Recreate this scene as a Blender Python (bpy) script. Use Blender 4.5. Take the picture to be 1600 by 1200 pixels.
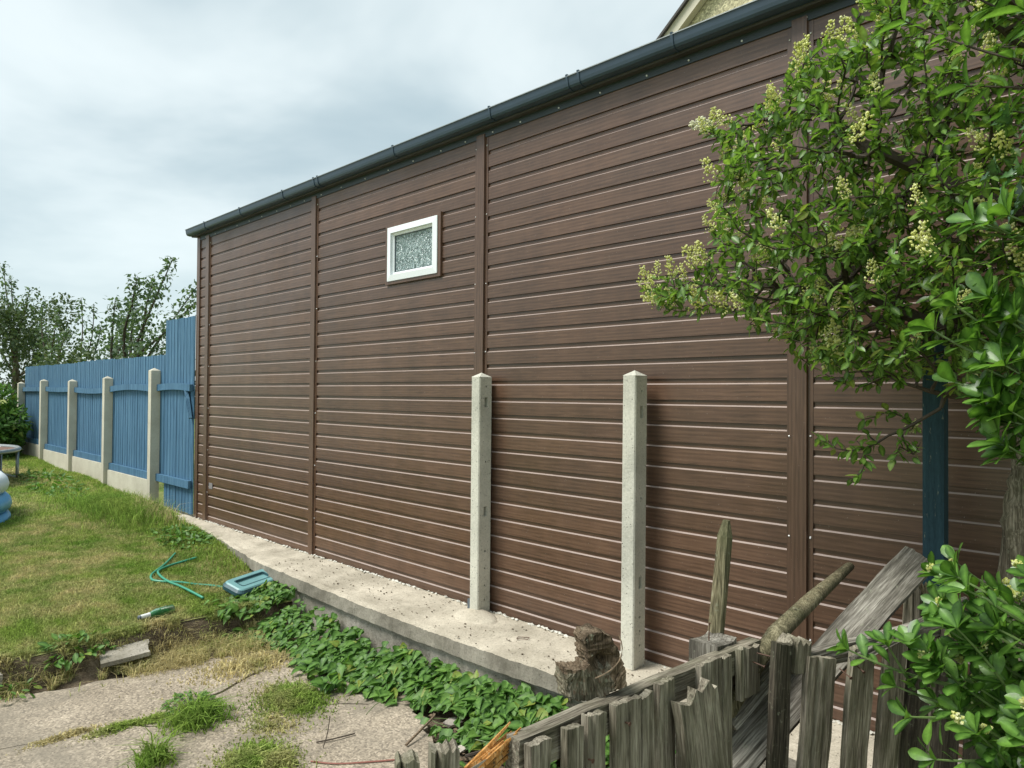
import bpy, math, random
import numpy as np
from mathutils import Vector, Matrix, noise as mnoise

random.seed(7)
RNG = np.random.default_rng(7)
for o in list(bpy.data.objects):
    bpy.data.objects.remove(o)
scene = bpy.context.scene
COL = scene.collection

# ------------------------------------------------------------------ camera
EYE = Vector((0.0, 0.0, 1.55))
TH, PH, RO = 0.764, 0.0143, 0.0071
cam_data = bpy.data.cameras.new('camera')
cam = bpy.data.objects.new('camera', cam_data)
COL.objects.link(cam)
r_ = Vector((math.cos(TH), math.sin(TH), 0))
f_ = Vector((-math.sin(TH) * math.cos(PH), math.cos(TH) * math.cos(PH), math.sin(PH)))
u_ = r_.cross(f_)
rr = r_ * math.cos(RO) + u_ * math.sin(RO)
uu = -r_ * math.sin(RO) + u_ * math.cos(RO)
cam.matrix_world = Matrix(((rr.x, uu.x, -f_.x, EYE.x), (rr.y, uu.y, -f_.y, EYE.y),
                           (rr.z, uu.z, -f_.z, EYE.z), (0, 0, 0, 1)))
cam_data.sensor_width = 36.0
cam_data.lens = 1080.0 / 1600.0 * 36.0
cam_data.clip_start = 0.05
cam_data.clip_end = 1000.0
scene.camera = cam
scene.render.resolution_x, scene.render.resolution_y = 1024, 768

# ------------------------------------------------------------------ light
SUN_EL, SUN_DIR = math.radians(58), Vector((-0.50, -0.86, 0))   # direction towards the sun, on the plan
world = bpy.data.worlds.new('World')
scene.world = world
world.use_nodes = True
wn = world.node_tree
wn.nodes.clear()
def W(t, **p):
    n = wn.nodes.new(t)
    for k, v in p.items():
        setattr(n, k, v)
    return n
out = W('ShaderNodeOutputWorld')
sky = W('ShaderNodeTexSky', sky_type='NISHITA', sun_disc=False)
sky.sun_elevation = SUN_EL
sky.sun_rotation = math.atan2(SUN_DIR.x, SUN_DIR.y)
bg1 = W('ShaderNodeBackground'); bg1.inputs['Strength'].default_value = 0.06
wn.links.new(sky.outputs['Color'], bg1.inputs['Color'])
tc = W('ShaderNodeTexCoord')
sep = W('ShaderNodeSeparateXYZ'); wn.links.new(tc.outputs['Generated'], sep.inputs[0])
addz = W('ShaderNodeMath', operation='ADD'); addz.inputs[1].default_value = 0.22
absz = W('ShaderNodeMath', operation='ABSOLUTE')
wn.links.new(sep.outputs['Z'], absz.inputs[0]); wn.links.new(absz.outputs[0], addz.inputs[0])
dx = W('ShaderNodeMath', operation='DIVIDE'); wn.links.new(sep.outputs['X'], dx.inputs[0]); wn.links.new(addz.outputs[0], dx.inputs[1])
dy = W('ShaderNodeMath', operation='DIVIDE'); wn.links.new(sep.outputs['Y'], dy.inputs[0]); wn.links.new(addz.outputs[0], dy.inputs[1])
comb = W('ShaderNodeCombineXYZ'); wn.links.new(dx.outputs[0], comb.inputs[0]); wn.links.new(dy.outputs[0], comb.inputs[1])
nz = W('ShaderNodeTexNoise'); nz.inputs['Scale'].default_value = 1.15; nz.inputs['Detail'].default_value = 5.0
nz.inputs['Roughness'].default_value = 0.5; nz.inputs['Distortion'].default_value = 0.25
off = W('ShaderNodeVectorMath', operation='ADD'); off.inputs[1].default_value = (3.4, 1.2, 0.0)
wn.links.new(comb.outputs[0], off.inputs[0]); wn.links.new(off.outputs[0], nz.inputs['Vector'])
cr = W('ShaderNodeValToRGB')
cr.color_ramp.interpolation = 'EASE'
cr.color_ramp.elements[0].position = 0.34; cr.color_ramp.elements[0].color = (0.182, 0.228, 0.243, 1)
cr.color_ramp.elements[1].position = 0.66; cr.color_ramp.elements[1].color = (0.318, 0.352, 0.354, 1)
wn.links.new(nz.outputs['Fac'], cr.inputs[0])
hr = W('ShaderNodeValToRGB')     # cloud layer thins into pale haze towards the horizon, all the way round
hr.color_ramp.elements[0].position = 0.0; hr.color_ramp.elements[0].color = (.85, .85, .85, 1)
hr.color_ramp.elements[1].position = 0.30; hr.color_ramp.elements[1].color = (0, 0, 0, 1)
wn.links.new(absz.outputs[0], hr.inputs[0])
mxh = W('ShaderNodeMix', data_type='RGBA')
wn.links.new(hr.outputs[0], mxh.inputs[0]); wn.links.new(cr.outputs[0], mxh.inputs[6]); mxh.inputs[7].default_value = (.288, .332, .335, 1)
bg2 = W('ShaderNodeBackground'); wn.links.new(mxh.outputs[2], bg2.inputs['Color']); bg2.inputs['Strength'].default_value = 1.0
mixs = W('ShaderNodeMixShader'); mixs.inputs[0].default_value = 0.9
wn.links.new(bg1.outputs[0], mixs.inputs[1]); wn.links.new(bg2.outputs[0], mixs.inputs[2])
wn.links.new(mixs.outputs[0], out.inputs['Surface'])

sun_data = bpy.data.lights.new('sun', 'SUN')
sun_data.energy = 1.5
sun_data.angle = math.radians(24)
sun_data.color = (1.0, 0.975, 0.93)
sun = bpy.data.objects.new('sun', sun_data)
COL.objects.link(sun)
sd = SUN_DIR.normalized() * math.cos(SUN_EL) + Vector((0, 0, math.sin(SUN_EL)))
sun.rotation_euler = sd.to_track_quat('Z', 'Y').to_euler()
sun.location = (0, 0, 20)

vs = scene.view_settings
vs.view_transform = 'Standard'; vs.look = 'None'
vs.exposure = 1.55; vs.gamma = 1.0; vs.use_curve_mapping = False
scene.render.engine = 'CYCLES'

# ------------------------------------------------------------------ materials
def new_mat(name, rough=0.8, spec=None):
    m = bpy.data.materials.new(name); m.use_nodes = True
    nt = m.node_tree; b = nt.nodes['Principled BSDF']
    b.inputs['Roughness'].default_value = rough
    if spec is not None:
        b.inputs['Specular IOR Level'].default_value = spec
    return m, nt, b
def N(nt, t, ins=None, **props):
    n = nt.nodes.new(t)
    for k, v in props.items():
        setattr(n, k, v)
    for k, v in (ins or {}).items():
        n.inputs[k].default_value = v
    return n
def ramp(nt, src, stops, interp='LINEAR'):
    r = nt.nodes.new('ShaderNodeValToRGB')
    e = r.color_ramp.elements
    r.color_ramp.interpolation = interp
    while len(e) < len(stops):
        e.new(0.5)
    for i, (p, c) in enumerate(stops):
        e[i].position = p
        e[i].color = (c[0], c[1], c[2], 1) if isinstance(c, (tuple, list)) else (c, c, c, 1)
    nt.links.new(src, r.inputs[0])
    return r.outputs[0]
def coords(nt, scale=(1, 1, 1), world_pos=False, rand=0.0):
    if world_pos:
        src = N(nt, 'ShaderNodeNewGeometry').outputs['Position']
    else:
        src = N(nt, 'ShaderNodeTexCoord').outputs['Object']
    mp = N(nt, 'ShaderNodeMapping', {'Scale': scale})
    nt.links.new(src, mp.inputs['Vector'])
    if rand:
        oi = N(nt, 'ShaderNodeObjectInfo')
        vm = N(nt, 'ShaderNodeVectorMath', {1: (rand, rand * .7, rand * 1.3)}, operation='MULTIPLY')
        nt.links.new(oi.outputs['Random'], vm.inputs[0])
        nt.links.new(vm.outputs[0], mp.inputs['Location'])
    return mp.outputs[0]
def noise(nt, vec, scale=1, detail=4, rough=.55, dist=0.0):
    n = N(nt, 'ShaderNodeTexNoise', {'Scale': scale, 'Detail': detail, 'Roughness': rough, 'Distortion': dist})
    nt.links.new(vec, n.inputs['Vector'])
    return n.outputs['Fac']
def math2(nt, op, a, b):
    n = N(nt, 'ShaderNodeMath', operation=op)
    for i, s in enumerate((a, b)):
        if isinstance(s, (int, float)):
            n.inputs[i].default_value = s
        else:
            nt.links.new(s, n.inputs[i])
    return n.outputs[0]
def mixc(nt, fac, a, b, blend='MIX'):
    n = N(nt, 'ShaderNodeMix', data_type='RGBA', blend_type=blend)
    for sock, s in ((n.inputs[0], fac), (n.inputs[6], a), (n.inputs[7], b)):
        if isinstance(s, (int, float)):
            sock.default_value = s
        elif isinstance(s, tuple):
            sock.default_value = (s[0], s[1], s[2], 1)
        else:
            nt.links.new(s, sock)
    return n.outputs[2]
def bump(nt, b, h, strength=.3, dist=.01):
    n = N(nt, 'ShaderNodeBump', {'Strength': strength, 'Distance': dist})
    nt.links.new(h, n.inputs['Height'])
    nt.links.new(n.outputs[0], b.inputs['Normal'])

def m_siding(name, vertical=False):
    m, nt, b = new_mat(name, .40, .7)
    s1, s2 = ((30, 1, 2.0), (190, 1, 7)) if vertical else ((2.0, 1, 30), (7, 1, 190))
    v1 = coords(nt, s1, rand=37); v2 = coords(nt, s2, rand=91)
    n1 = noise(nt, v1, 1.1, 6, .62, 2.6); n2 = noise(nt, v2, 1, 3, .6)
    wv = N(nt, 'ShaderNodeTexWave', {'Scale': .8, 'Distortion': 7.0, 'Detail': 3.0, 'Detail Scale': .7}, bands_direction='X' if vertical else 'Z')
    nt.links.new(coords(nt, (17, 1, 1.1) if vertical else (1.1, 1, 17), rand=63), wv.inputs['Vector'])
    a = math2(nt, 'MULTIPLY', n1, .58); c = math2(nt, 'MULTIPLY', n2, .30); d = math2(nt, 'MULTIPLY', wv.outputs['Fac'], .12)
    s = math2(nt, 'ADD', math2(nt, 'ADD', a, c), d)
    col = ramp(nt, s, [(.29, (.052, .026, .0135)), (.47, (.098, .050, .029)), (.67, (.144, .080, .049))])
    oi = N(nt, 'ShaderNodeObjectInfo')
    col = mixc(nt, 1.0, col, ramp(nt, oi.outputs['Random'], [(0, .84), (1, 1.10)]), 'MULTIPLY')
    stn = noise(nt, coords(nt, (5, 1, .5), True), 1, 5, .6)
    col = mixc(nt, 1.0, col, ramp(nt, stn, [(.35, .86), (.65, 1.10)]), 'MULTIPLY')
    spk = noise(nt, coords(nt, (1, 1, 1), True), 130, 2, .5)
    col = mixc(nt, ramp(nt, spk, [(.735, 0.0), (.755, .6)]), col, (.36, .33, .30))
    nt.links.new(col, b.inputs['Base Color'])
    dust = noise(nt, coords(nt, (1, 1, 1), True), 2.5, 4)
    nt.links.new(ramp(nt, dust, [(.3, .32), (.7, .44)]), b.inputs['Roughness'])
    bump(nt, b, s, .22, .0015)
    return m
def m_concrete(name, c1, c2, pits=True, scale=1.0, bstr=.5, speck=0.0, stain=None):
    m, nt, b = new_mat(name, .9, .25)
    v = coords(nt, (scale,) * 3, True)
    big = noise(nt, v, 3.2, 6, .62); fine = noise(nt, v, 85, 4, .7)
    f = math2(nt, 'ADD', math2(nt, 'MULTIPLY', big, .55), math2(nt, 'MULTIPLY', fine, .45))
    col = ramp(nt, f, [(.34, c1), (.62, c2)])
    if speck:
        vo = N(nt, 'ShaderNodeTexVoronoi', {'Scale': speck}); nt.links.new(v, vo.inputs['Vector'])
        hs = N(nt, 'ShaderNodeSeparateColor'); nt.links.new(vo.outputs['Color'], hs.inputs[0])
        col = mixc(nt, .85, col, ramp(nt, hs.outputs[0], [(0, (.45, .43, .40)), (.45, (.9, .87, .8)), (.8, (1.1, 1.06, .98)), (1, (1.5, 1.45, 1.35))]), 'MULTIPLY')
    if stain:
        st = noise(nt, coords(nt, (1.4, 1.4, 1.4), True), 1.2, 5, .65)
        col = mixc(nt, ramp(nt, st, [(.48, 0.0), (.68, .75)]), col, stain)
    h = f
    if pits:
        vo2 = N(nt, 'ShaderNodeTexVoronoi', {'Scale': 62.0}); nt.links.new(v, vo2.inputs['Vector'])
        pz = ramp(nt, vo2.outputs['Distance'], [(.10, 0.0), (.22, 1.0)])
        sel = ramp(nt, noise(nt, v, 30, 2), [(.50, 1.0), (.56, 0.0)])
        pz = math2(nt, 'MAXIMUM', pz, sel)
        col = mixc(nt, pz, (.12, .115, .10), col)
        h = math2(nt, 'ADD', math2(nt, 'MULTIPLY', fine, .5), pz)
    nt.links.new(col, b.inputs['Base Color'])
    bump(nt, b, h, bstr, .006)
    return m
def m_wood(name, dark, mid, light, green=.25, rough=.85):
    m, nt, b = new_mat(name, rough, .2)
    v1 = coords(nt, (26, 26, 1.6), rand=23); v2 = coords(nt, (210, 210, 11), rand=51)
    n1 = noise(nt, v1, 1, 6, .65, .9); n2 = noise(nt, v2, 1, 3, .6)
    s = math2(nt, 'ADD', math2(nt, 'MULTIPLY', n1, .5), math2(nt, 'MULTIPLY', n2, .5))
    col = ramp(nt, s, [(.36, dark), (.49, mid), (.63, light)])
    pt = noise(nt, coords(nt, (9, 9, 3), rand=13), 1, 5, .65)
    col = mixc(nt, 1.0, col, ramp(nt, pt, [(.33, (.55, .52, .48)), (.62, (1.15, 1.12, 1.05))]), 'MULTIPLY')
    g = noise(nt, coords(nt, (7, 7, 4), True), 1, 5, .65)
    col = mixc(nt, ramp(nt, g, [(.45, 0.0), (.72, green)]), col, (.085, .095, .045))
    dk = noise(nt, coords(nt, (60, 60, 1.4), rand=77), 1, 4, .6)
    col = mixc(nt, ramp(nt, dk, [(.29, .75), (.36, 0.0)]), col, (.018, .015, .012))
    li = noise(nt, coords(nt, (1, 1, 1), True), 48, 5, .7)
    col = mixc(nt, ramp(nt, li, [(.60, 0.0), (.68, .55)]), col, (.27, .28, .20))
    nt.links.new(col, b.inputs['Base Color'])
    bump(nt, b, math2(nt, 'ADD', s, math2(nt, 'MULTIPLY', dk, .8)), .75, .006)
    return m
def m_plain(name, col, rough=.5, var=.12, scale=20, spec=None, bstr=.1, metal=0.0):
    m, nt, b = new_mat(name, rough, spec)
    n = noise(nt, coords(nt, (1, 1, 1), True), scale, 5, .6)
    lo = tuple(c * (1 - var) for c in col); hi = tuple(min(1, c * (1 + var)) for c in col)
    nt.links.new(ramp(nt, n, [(.3, lo), (.7, hi)]), b.inputs['Base Color'])
    b.inputs['Metallic'].default_value = metal
    bump(nt, b, n, bstr, .003)
    return m
def m_leaf(name, dark, mid, light, rough=.38, trans=.30, spec=.5, yellow=None):
    m, nt, b = new_mat(name, rough, spec)
    at = N(nt, 'ShaderNodeAttribute', attribute_name='tint')
    oi = N(nt, 'ShaderNodeObjectInfo')
    r = math2(nt, 'FRACT', math2(nt, 'ADD', at.outputs['Fac'], math2(nt, 'MULTIPLY', oi.outputs['Random'], .999)), 0)
    stops = [(0, dark), (.55, mid), (.93, light)]
    if yellow:
        stops += [(.97, yellow)]
    col = ramp(nt, r, stops)
    ve = N(nt, 'ShaderNodeAttribute', attribute_name='vein')
    col = mixc(nt, math2(nt, 'MULTIPLY', ve.outputs['Fac'], .42), col, tuple(min(1, c * 2.2 + .02) for c in light))
    mo = noise(nt, coords(nt, (1, 1, 1), True), 55, 4, .6)
    col = mixc(nt, 1.0, col, ramp(nt, mo, [(.32, .72), (.62, 1.14)]), 'MULTIPLY')
    nt.links.new(col, b.inputs['Base Color'])
    tr = N(nt, 'ShaderNodeBsdfTranslucent')
    nt.links.new(mixc(nt, 1.0, col, (1.3, 1.35, .7), 'MULTIPLY'), tr.inputs['Color'])
    mx = N(nt, 'ShaderNodeMixShader', {0: trans})
    nt.links.new(b.outputs[0], mx.inputs[1]); nt.links.new(tr.outputs[0], mx.inputs[2])
    nt.links.new(mx.outputs[0], nt.nodes['Material Output'].inputs['Surface'])
    return m

MS = {}
MS['siding'] = m_siding('brown woodgrain cladding')
MS['siding_glint'] = m_plain('painted cladding chamfer highlight', (.34, .27, .235), .35, .1, 9, .6)  # bright sky reflection along the chamfers, painted as a lighter tan
MS['siding_v'] = m_siding('brown woodgrain strip', True)
MS['post'] = m_concrete('pitted concrete', (.42, .415, .35), (.68, .66, .56), bstr=.8)
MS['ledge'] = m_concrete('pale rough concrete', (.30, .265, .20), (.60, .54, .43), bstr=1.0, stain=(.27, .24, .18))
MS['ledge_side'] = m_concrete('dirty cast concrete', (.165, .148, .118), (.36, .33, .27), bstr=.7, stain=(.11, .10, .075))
MS['footing'] = m_concrete('rough footing concrete', (.16, .145, .115), (.50, .46, .385), bstr=1.2, stain=(.16, .145, .105))
MS['gravel_board'] = m_concrete('cream concrete', (.46, .42, .33), (.63, .59, .48), pits=False)
MS['yard'] = m_concrete('exposed aggregate', (.24, .205, .16), (.43, .375, .305), pits=False, bstr=.6, speck=95, stain=(.20, .175, .135))
MS['mortar'] = m_concrete('white mortar', (.46, .44, .38), (.68, .66, .58), pits=False)
MS['grey_wood'] = m_wood('weathered grey wood', (.070, .062, .048), (.235, .212, .170), (.46, .43, .36), .5)
MS['silver_wood'] = m_wood('silvered plank', (.05, .046, .04), (.165, .155, .135), (.40, .385, .35), .12)
MS['dark_wood'] = m_wood('damp dark wood', (.018, .016, .013), (.055, .048, .038), (.13, .115, .09), .25)
MS['green_wood'] = m_wood('algae stained pole', (.04, .037, .024), (.145, .13, .08), (.33, .30, .20), .5)
MS['rotten_wood'] = m_wood('crumbling rotten wood', (.03, .022, .015), (.105, .078, .052), (.24, .19, .14), .05, .95)
MS['orange_wood'] = m_wood('fresh split wood', (.16, .06, .015), (.46, .22, .06), (.62, .40, .18), 0, .8)
MS['bark'] = m_wood('fissured bark', (.03, .026, .02), (.13, .115, .085), (.34, .31, .25), .35, .95)
MS['twig'] = m_plain('dark twig', (.060, .045, .032), .8, .4, 60)
MS['green_stem'] = m_plain('green stem', (.13, .20, .06), .5, .25, 60)
MS['upvc'] = m_plain('white plastic', (.82, .86, .88), .3, .03, 4)
MS['gutter'] = m_plain('haze blued black plastic', (.036, .062, .092), .38, .1, 6)  # black plastic, with bluish lens veil mixed into its base colour
MS['fascia'] = m_plain('dark fascia', (.040, .055, .070), .5, .1, 6)
MS['screw'] = m_plain('white screw head', (.75, .75, .73), .4)
MS['steel'] = m_plain('galvanised tube', (.34, .36, .35), .35, .15, 30, metal=.6)
MS['rust'] = m_plain('rusty nail', (.10, .05, .03), .7, .4, 80)
MS['grey_plastic'] = m_plain('grey plastic', (.10, .12, .14), .5)
MS['teal_plastic'] = m_plain('teal plastic', (.16, .33, .33), .38, .1, 8)
MS['teal_dark'] = m_plain('dark teal plastic', (.03, .085, .10), .4, .1, 8)
MS['hose'] = m_plain('green hose', (.045, .28, .175), .35, .12, 12)
MS['pool_blue'] = m_plain('blue vinyl', (.13, .40, .72), .35, .08, 5)
MS['pool_white'] = m_plain('white vinyl', (.74, .80, .82), .4, .05, 5)
MS['mat_grey'] = m_plain('trampoline mat', (.24, .23, .23), .8, .3, 14)
MS['mat_red'] = m_plain('leaf litter red brown', (.15, .085, .06), .9, .5, 22)
MS['render'] = m_concrete('cream pebbledash', (.44, .41, .27), (.60, .57, .40), pits=False, bstr=1.0, speck=40)
MS['verge'] = m_plain('cream painted board', (.56, .52, .40), .5, .06, 3)
MS['roof'] = m_plain('dark roof sheet', (.06, .055, .05), .8, .2, 4)
MS['label'] = m_plain('white paper label', (.72, .74, .72), .6)
MS['shard_green'] = m_plain('pale green plastic', (.42, .52, .46), .45, .1, 20)
MS['stone'] = m_plain('pale stone', (.45, .40, .34), .9, .25, 30)
MS['red_cord'] = m_plain('faded red cord', (.30, .12, .09), .7)
MS['chip'] = m_plain('wood chip', (.17, .12, .075), .9, .6, 90)
MS['patch'] = m_plain('grey tape', (.23, .21, .21), .5, .15, 30)

def _blue():
    m, nt, b = new_mat('blue fence paint', .72, .3)
    v1 = coords(nt, (28, 28, 1.2), True); v2 = coords(nt, (110, 110, 5), True)
    s = math2(nt, 'ADD', math2(nt, 'MULTIPLY', noise(nt, v1, 1, 6, .65, .5), .6), math2(nt, 'MULTIPLY', noise(nt, v2, 1, 3), .4))
    col = ramp(nt, s, [(.32, (.022, .060, .105)), (.48, (.062, .150, .245)), (.66, (.110, .225, .330))])
    nt.links.new(col, b.inputs['Base Color']); bump(nt, b, s, .5, .004)
    return m
MS['blue'] = _blue()
def _bluepost():
    m, nt, b = new_mat('flaking blue paint', .7, .3)
    s = math2(nt, 'ADD', math2(nt, 'MULTIPLY', noise(nt, coords(nt, (60, 60, 2)), 1, 5, .6), .6), math2(nt, 'MULTIPLY', noise(nt, coords(nt, (170, 170, 30)), 1, 3), .4))
    col = ramp(nt, s, [(.32, (.012, .032, .045)), (.55, (.025, .065, .085)), (.74, (.045, .10, .125))])
    fl = noise(nt, coords(nt, (40, 40, 9)), 1, 6, .7)
    col = mixc(nt, ramp(nt, fl, [(.60, 0.0), (.66, .8)]), col, (.26, .28, .22))
    nt.links.new(col, b.inputs['Base Color']); bump(nt, b, s, .5, .004)
    return m
MS['blue_post'] = _bluepost()
def _glass():
    m, nt, b = new_mat('obscure glass', .12, .9)
    v = coords(nt, (1, 1, 1))
    n1 = noise(nt, v, 26, 3, .55, 2.2); n2 = noise(nt, v, 70, 3, .6, 1.0)
    s = math2(nt, 'ADD', math2(nt, 'MULTIPLY', n1, .65), math2(nt, 'MULTIPLY', n2, .35))
    nt.links.new(ramp(nt, s, [(.38, (.07, .105, .10)), (.50, (.20, .27, .265)), (.60, (.46, .56, .56))]), b.inputs['Base Color'])
    bump(nt, b, s, .8, .02)
    return m
MS['glass'] = _glass()
def _bottle():
    m, nt, b = new_mat('green bottle glass', .08, .7)
    n = noise(nt, coords(nt, (1, 1, 1)), 30, 3)
    nt.links.new(ramp(nt, n, [(.3, (.02, .15, .045)), (.7, (.04, .24, .075))]), b.inputs['Base Color'])
    b.inputs['Transmission Weight'].default_value = .35
    return m
MS['bottle'] = _bottle()
def _lawn(name, strawy):
    m, nt, b = new_mat(name, .9, .15)
    v = coords(nt, (1, 1, 1), True)
    big = noise(nt, v, .95, 5, .62, .4); mid = noise(nt, v, 5.5, 4, .6)
    f = math2(nt, 'ADD', math2(nt, 'MULTIPLY', big, .62), math2(nt, 'MULTIPLY', mid, .38))
    green = ramp(nt, noise(nt, v, 2.1, 3), [(.35, (.185, .310, .052)), (.65, (.315, .415, .088))])
    col = mixc(nt, ramp(nt, f, [(.47 - strawy, 0.0), (.66 - strawy, .95)]), green, (.62, .53, .27))
    at = N(nt, 'ShaderNodeAttribute', attribute_name='tint')
    col = mixc(nt, 1.0, col, ramp(nt, at.outputs['Fac'], [(0, .66), (.6, 1.05), (1, 1.65)]), 'MULTIPLY')
    nt.links.new(col, b.inputs['Base Color'])
    bump(nt, b, noise(nt, v, 120, 4), .8, .02)
    if 'blades' in name:
        tr = N(nt, 'ShaderNodeBsdfTranslucent'); nt.links.new(col, tr.inputs['Color'])
        mx = N(nt, 'ShaderNodeMixShader', {0: .38})
        nt.links.new(b.outputs[0], mx.inputs[1]); nt.links.new(tr.outputs[0], mx.inputs[2])
        nt.links.new(mx.outputs[0], nt.nodes['Material Output'].inputs['Surface'])
    return m
MS['lawn'] = _lawn('lawn turf', .03)
MS['grass'] = _lawn('mown grass blades', .04)
MS['lush'] = _lawn('long green blades', -.13)
MS['dry'] = _lawn('dry straw blades', .17)
def _soil():
    m, nt, b = new_mat('garden soil', .95, .1)
    v = coords(nt, (1, 1, 1), True)
    s = math2(nt, 'ADD', math2(nt, 'MULTIPLY', noise(nt, v, 9, 6, .7), .5), math2(nt, 'MULTIPLY', noise(nt, v, 75, 4, .7), .5))
    nt.links.new(ramp(nt, s, [(.33, (.045, .034, .022)), (.5, (.12, .092, .062)), (.68, (.25, .205, .145))]), b.inputs['Base Color'])
    bump(nt, b, s, 1.0, .02)
    return m
MS['soil'] = _soil()
MS['privet'] = m_leaf('privet leaf', (.032, .088, .016), (.072, .160, .028), (.155, .255, .048), .36, .42, yellow=(.26, .27, .06))
MS['euonymus'] = m_leaf('euonymus leaf', (.024, .074, .012), (.052, .135, .020), (.120, .240, .036), .34, .34)
MS['laurel'] = m_leaf('arching leaf', (.045, .120, .020), (.075, .170, .028), (.140, .260, .050), .34, .38)
MS['holly'] = m_leaf('holly leaf', (.02, .06, .02), (.035, .095, .026), (.06, .13, .03), .22, .12, .7)
MS['ivy'] = m_leaf('bindweed leaf', (.028, .085, .014), (.055, .135, .022), (.105, .205, .034), .5, .3, .35, (.22, .24, .04))
MS['hazed_leaf'] = m_leaf('hazed tree leaf', (.060, .105, .058), (.090, .145, .078), (.130, .195, .105), .5, .38, .3)  # distance haze put into the leaf colour, lighter and bluer
MS['hedge'] = m_leaf('hedge leaf', (.046, .078, .038), (.070, .108, .048), (.115, .15, .068), .6, .25, .2)
MS['flower'] = m_leaf('cream yellow florets', (.60, .62, .19), (.74, .74, .32), (.84, .83, .56), .7, .3, .2)
MS['flower_white'] = m_leaf('white florets', (.66, .65, .50), (.74, .73, .60), (.8, .79, .7), .7, .3, .2)

# ------------------------------------------------------------------ object helpers
ORG = {}
def org(o):
    return ORG.get(o.name, Vector((0, 0, 0))) if o else Vector((0, 0, 0))
def tag(o, label=None, cat=None, group=None, kind=None):
    if label: o['label'] = label
    if cat: o['category'] = cat
    if group: o['group'] = group
    if kind: o['kind'] = kind
    return o
def thing(name, loc, label, cat, group=None):
    o = bpy.data.objects.new(name, None)
    o.empty_display_size = .1
    COL.objects.link(o)
    o.location = loc
    ORG[o.name] = Vector(loc)
    return tag(o, label, cat, group)
def mesh_obj(name, verts, faces, mat, parent=None, smooth=False, loc=None, rot=None, attrs=None):
    """verts in world space (or in the piece's own space when loc is given)"""
    me = bpy.data.meshes.new(name)
    base = org(parent)
    if loc is None:
        verts = [(v[0] - base.x, v[1] - base.y, v[2] - base.z) for v in verts]
    me.from_pydata([tuple(v) for v in verts], [], faces)
    me.materials.append(MS[mat])
    if smooth:
        me.polygons.foreach_set('use_smooth', [True] * len(me.polygons))
    for k, vals in (attrs or {}).items():
        a = me.attributes.new(k, 'FLOAT', 'POINT')
        a.data.foreach_set('value', np.asarray(vals, dtype=np.float32))
    o = bpy.data.objects.new(name, me)
    COL.objects.link(o)
    if parent:
        o.parent = parent
    if loc is not None:
        o.location = Vector(loc) - base
        ORG[o.name] = Vector(loc)
        if rot is not None:
            o.rotation_euler = rot
    else:
        ORG[o.name] = base
    return o
def np_mesh(name, V, F, mat, parent=None, attrs=None, smooth=False):
    """V (n,3) world, F (m,k) with constant k"""
    base = org(parent)
    V = np.asarray(V, dtype=np.float32) - np.array(base, dtype=np.float32)
    F = np.asarray(F, dtype=np.int32)
    me = bpy.data.meshes.new(name)
    k = F.shape[1]
    me.vertices.add(len(V)); me.vertices.foreach_set('co', V.ravel())
    me.loops.add(F.size); me.loops.foreach_set('vertex_index', F.ravel())
    me.polygons.add(len(F)); me.polygons.foreach_set('loop_start', np.arange(0, F.size, k, dtype=np.int32))
    me.polygons.foreach_set('loop_total', np.full(len(F), k, dtype=np.int32))
    if smooth:
        me.polygons.foreach_set('use_smooth', np.ones(len(F), dtype=bool))
    me.update(calc_edges=True)
    for kk, vals in (attrs or {}).items():
        a = me.attributes.new(kk, 'FLOAT', 'POINT'); a.data.foreach_set('value', np.asarray(vals, dtype=np.float32))
    me.materials.append(MS[mat])
    o = bpy.data.objects.new(name, me); COL.objects.link(o)
    if parent: o.parent = parent
    ORG[o.name] = base
    return o
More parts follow.
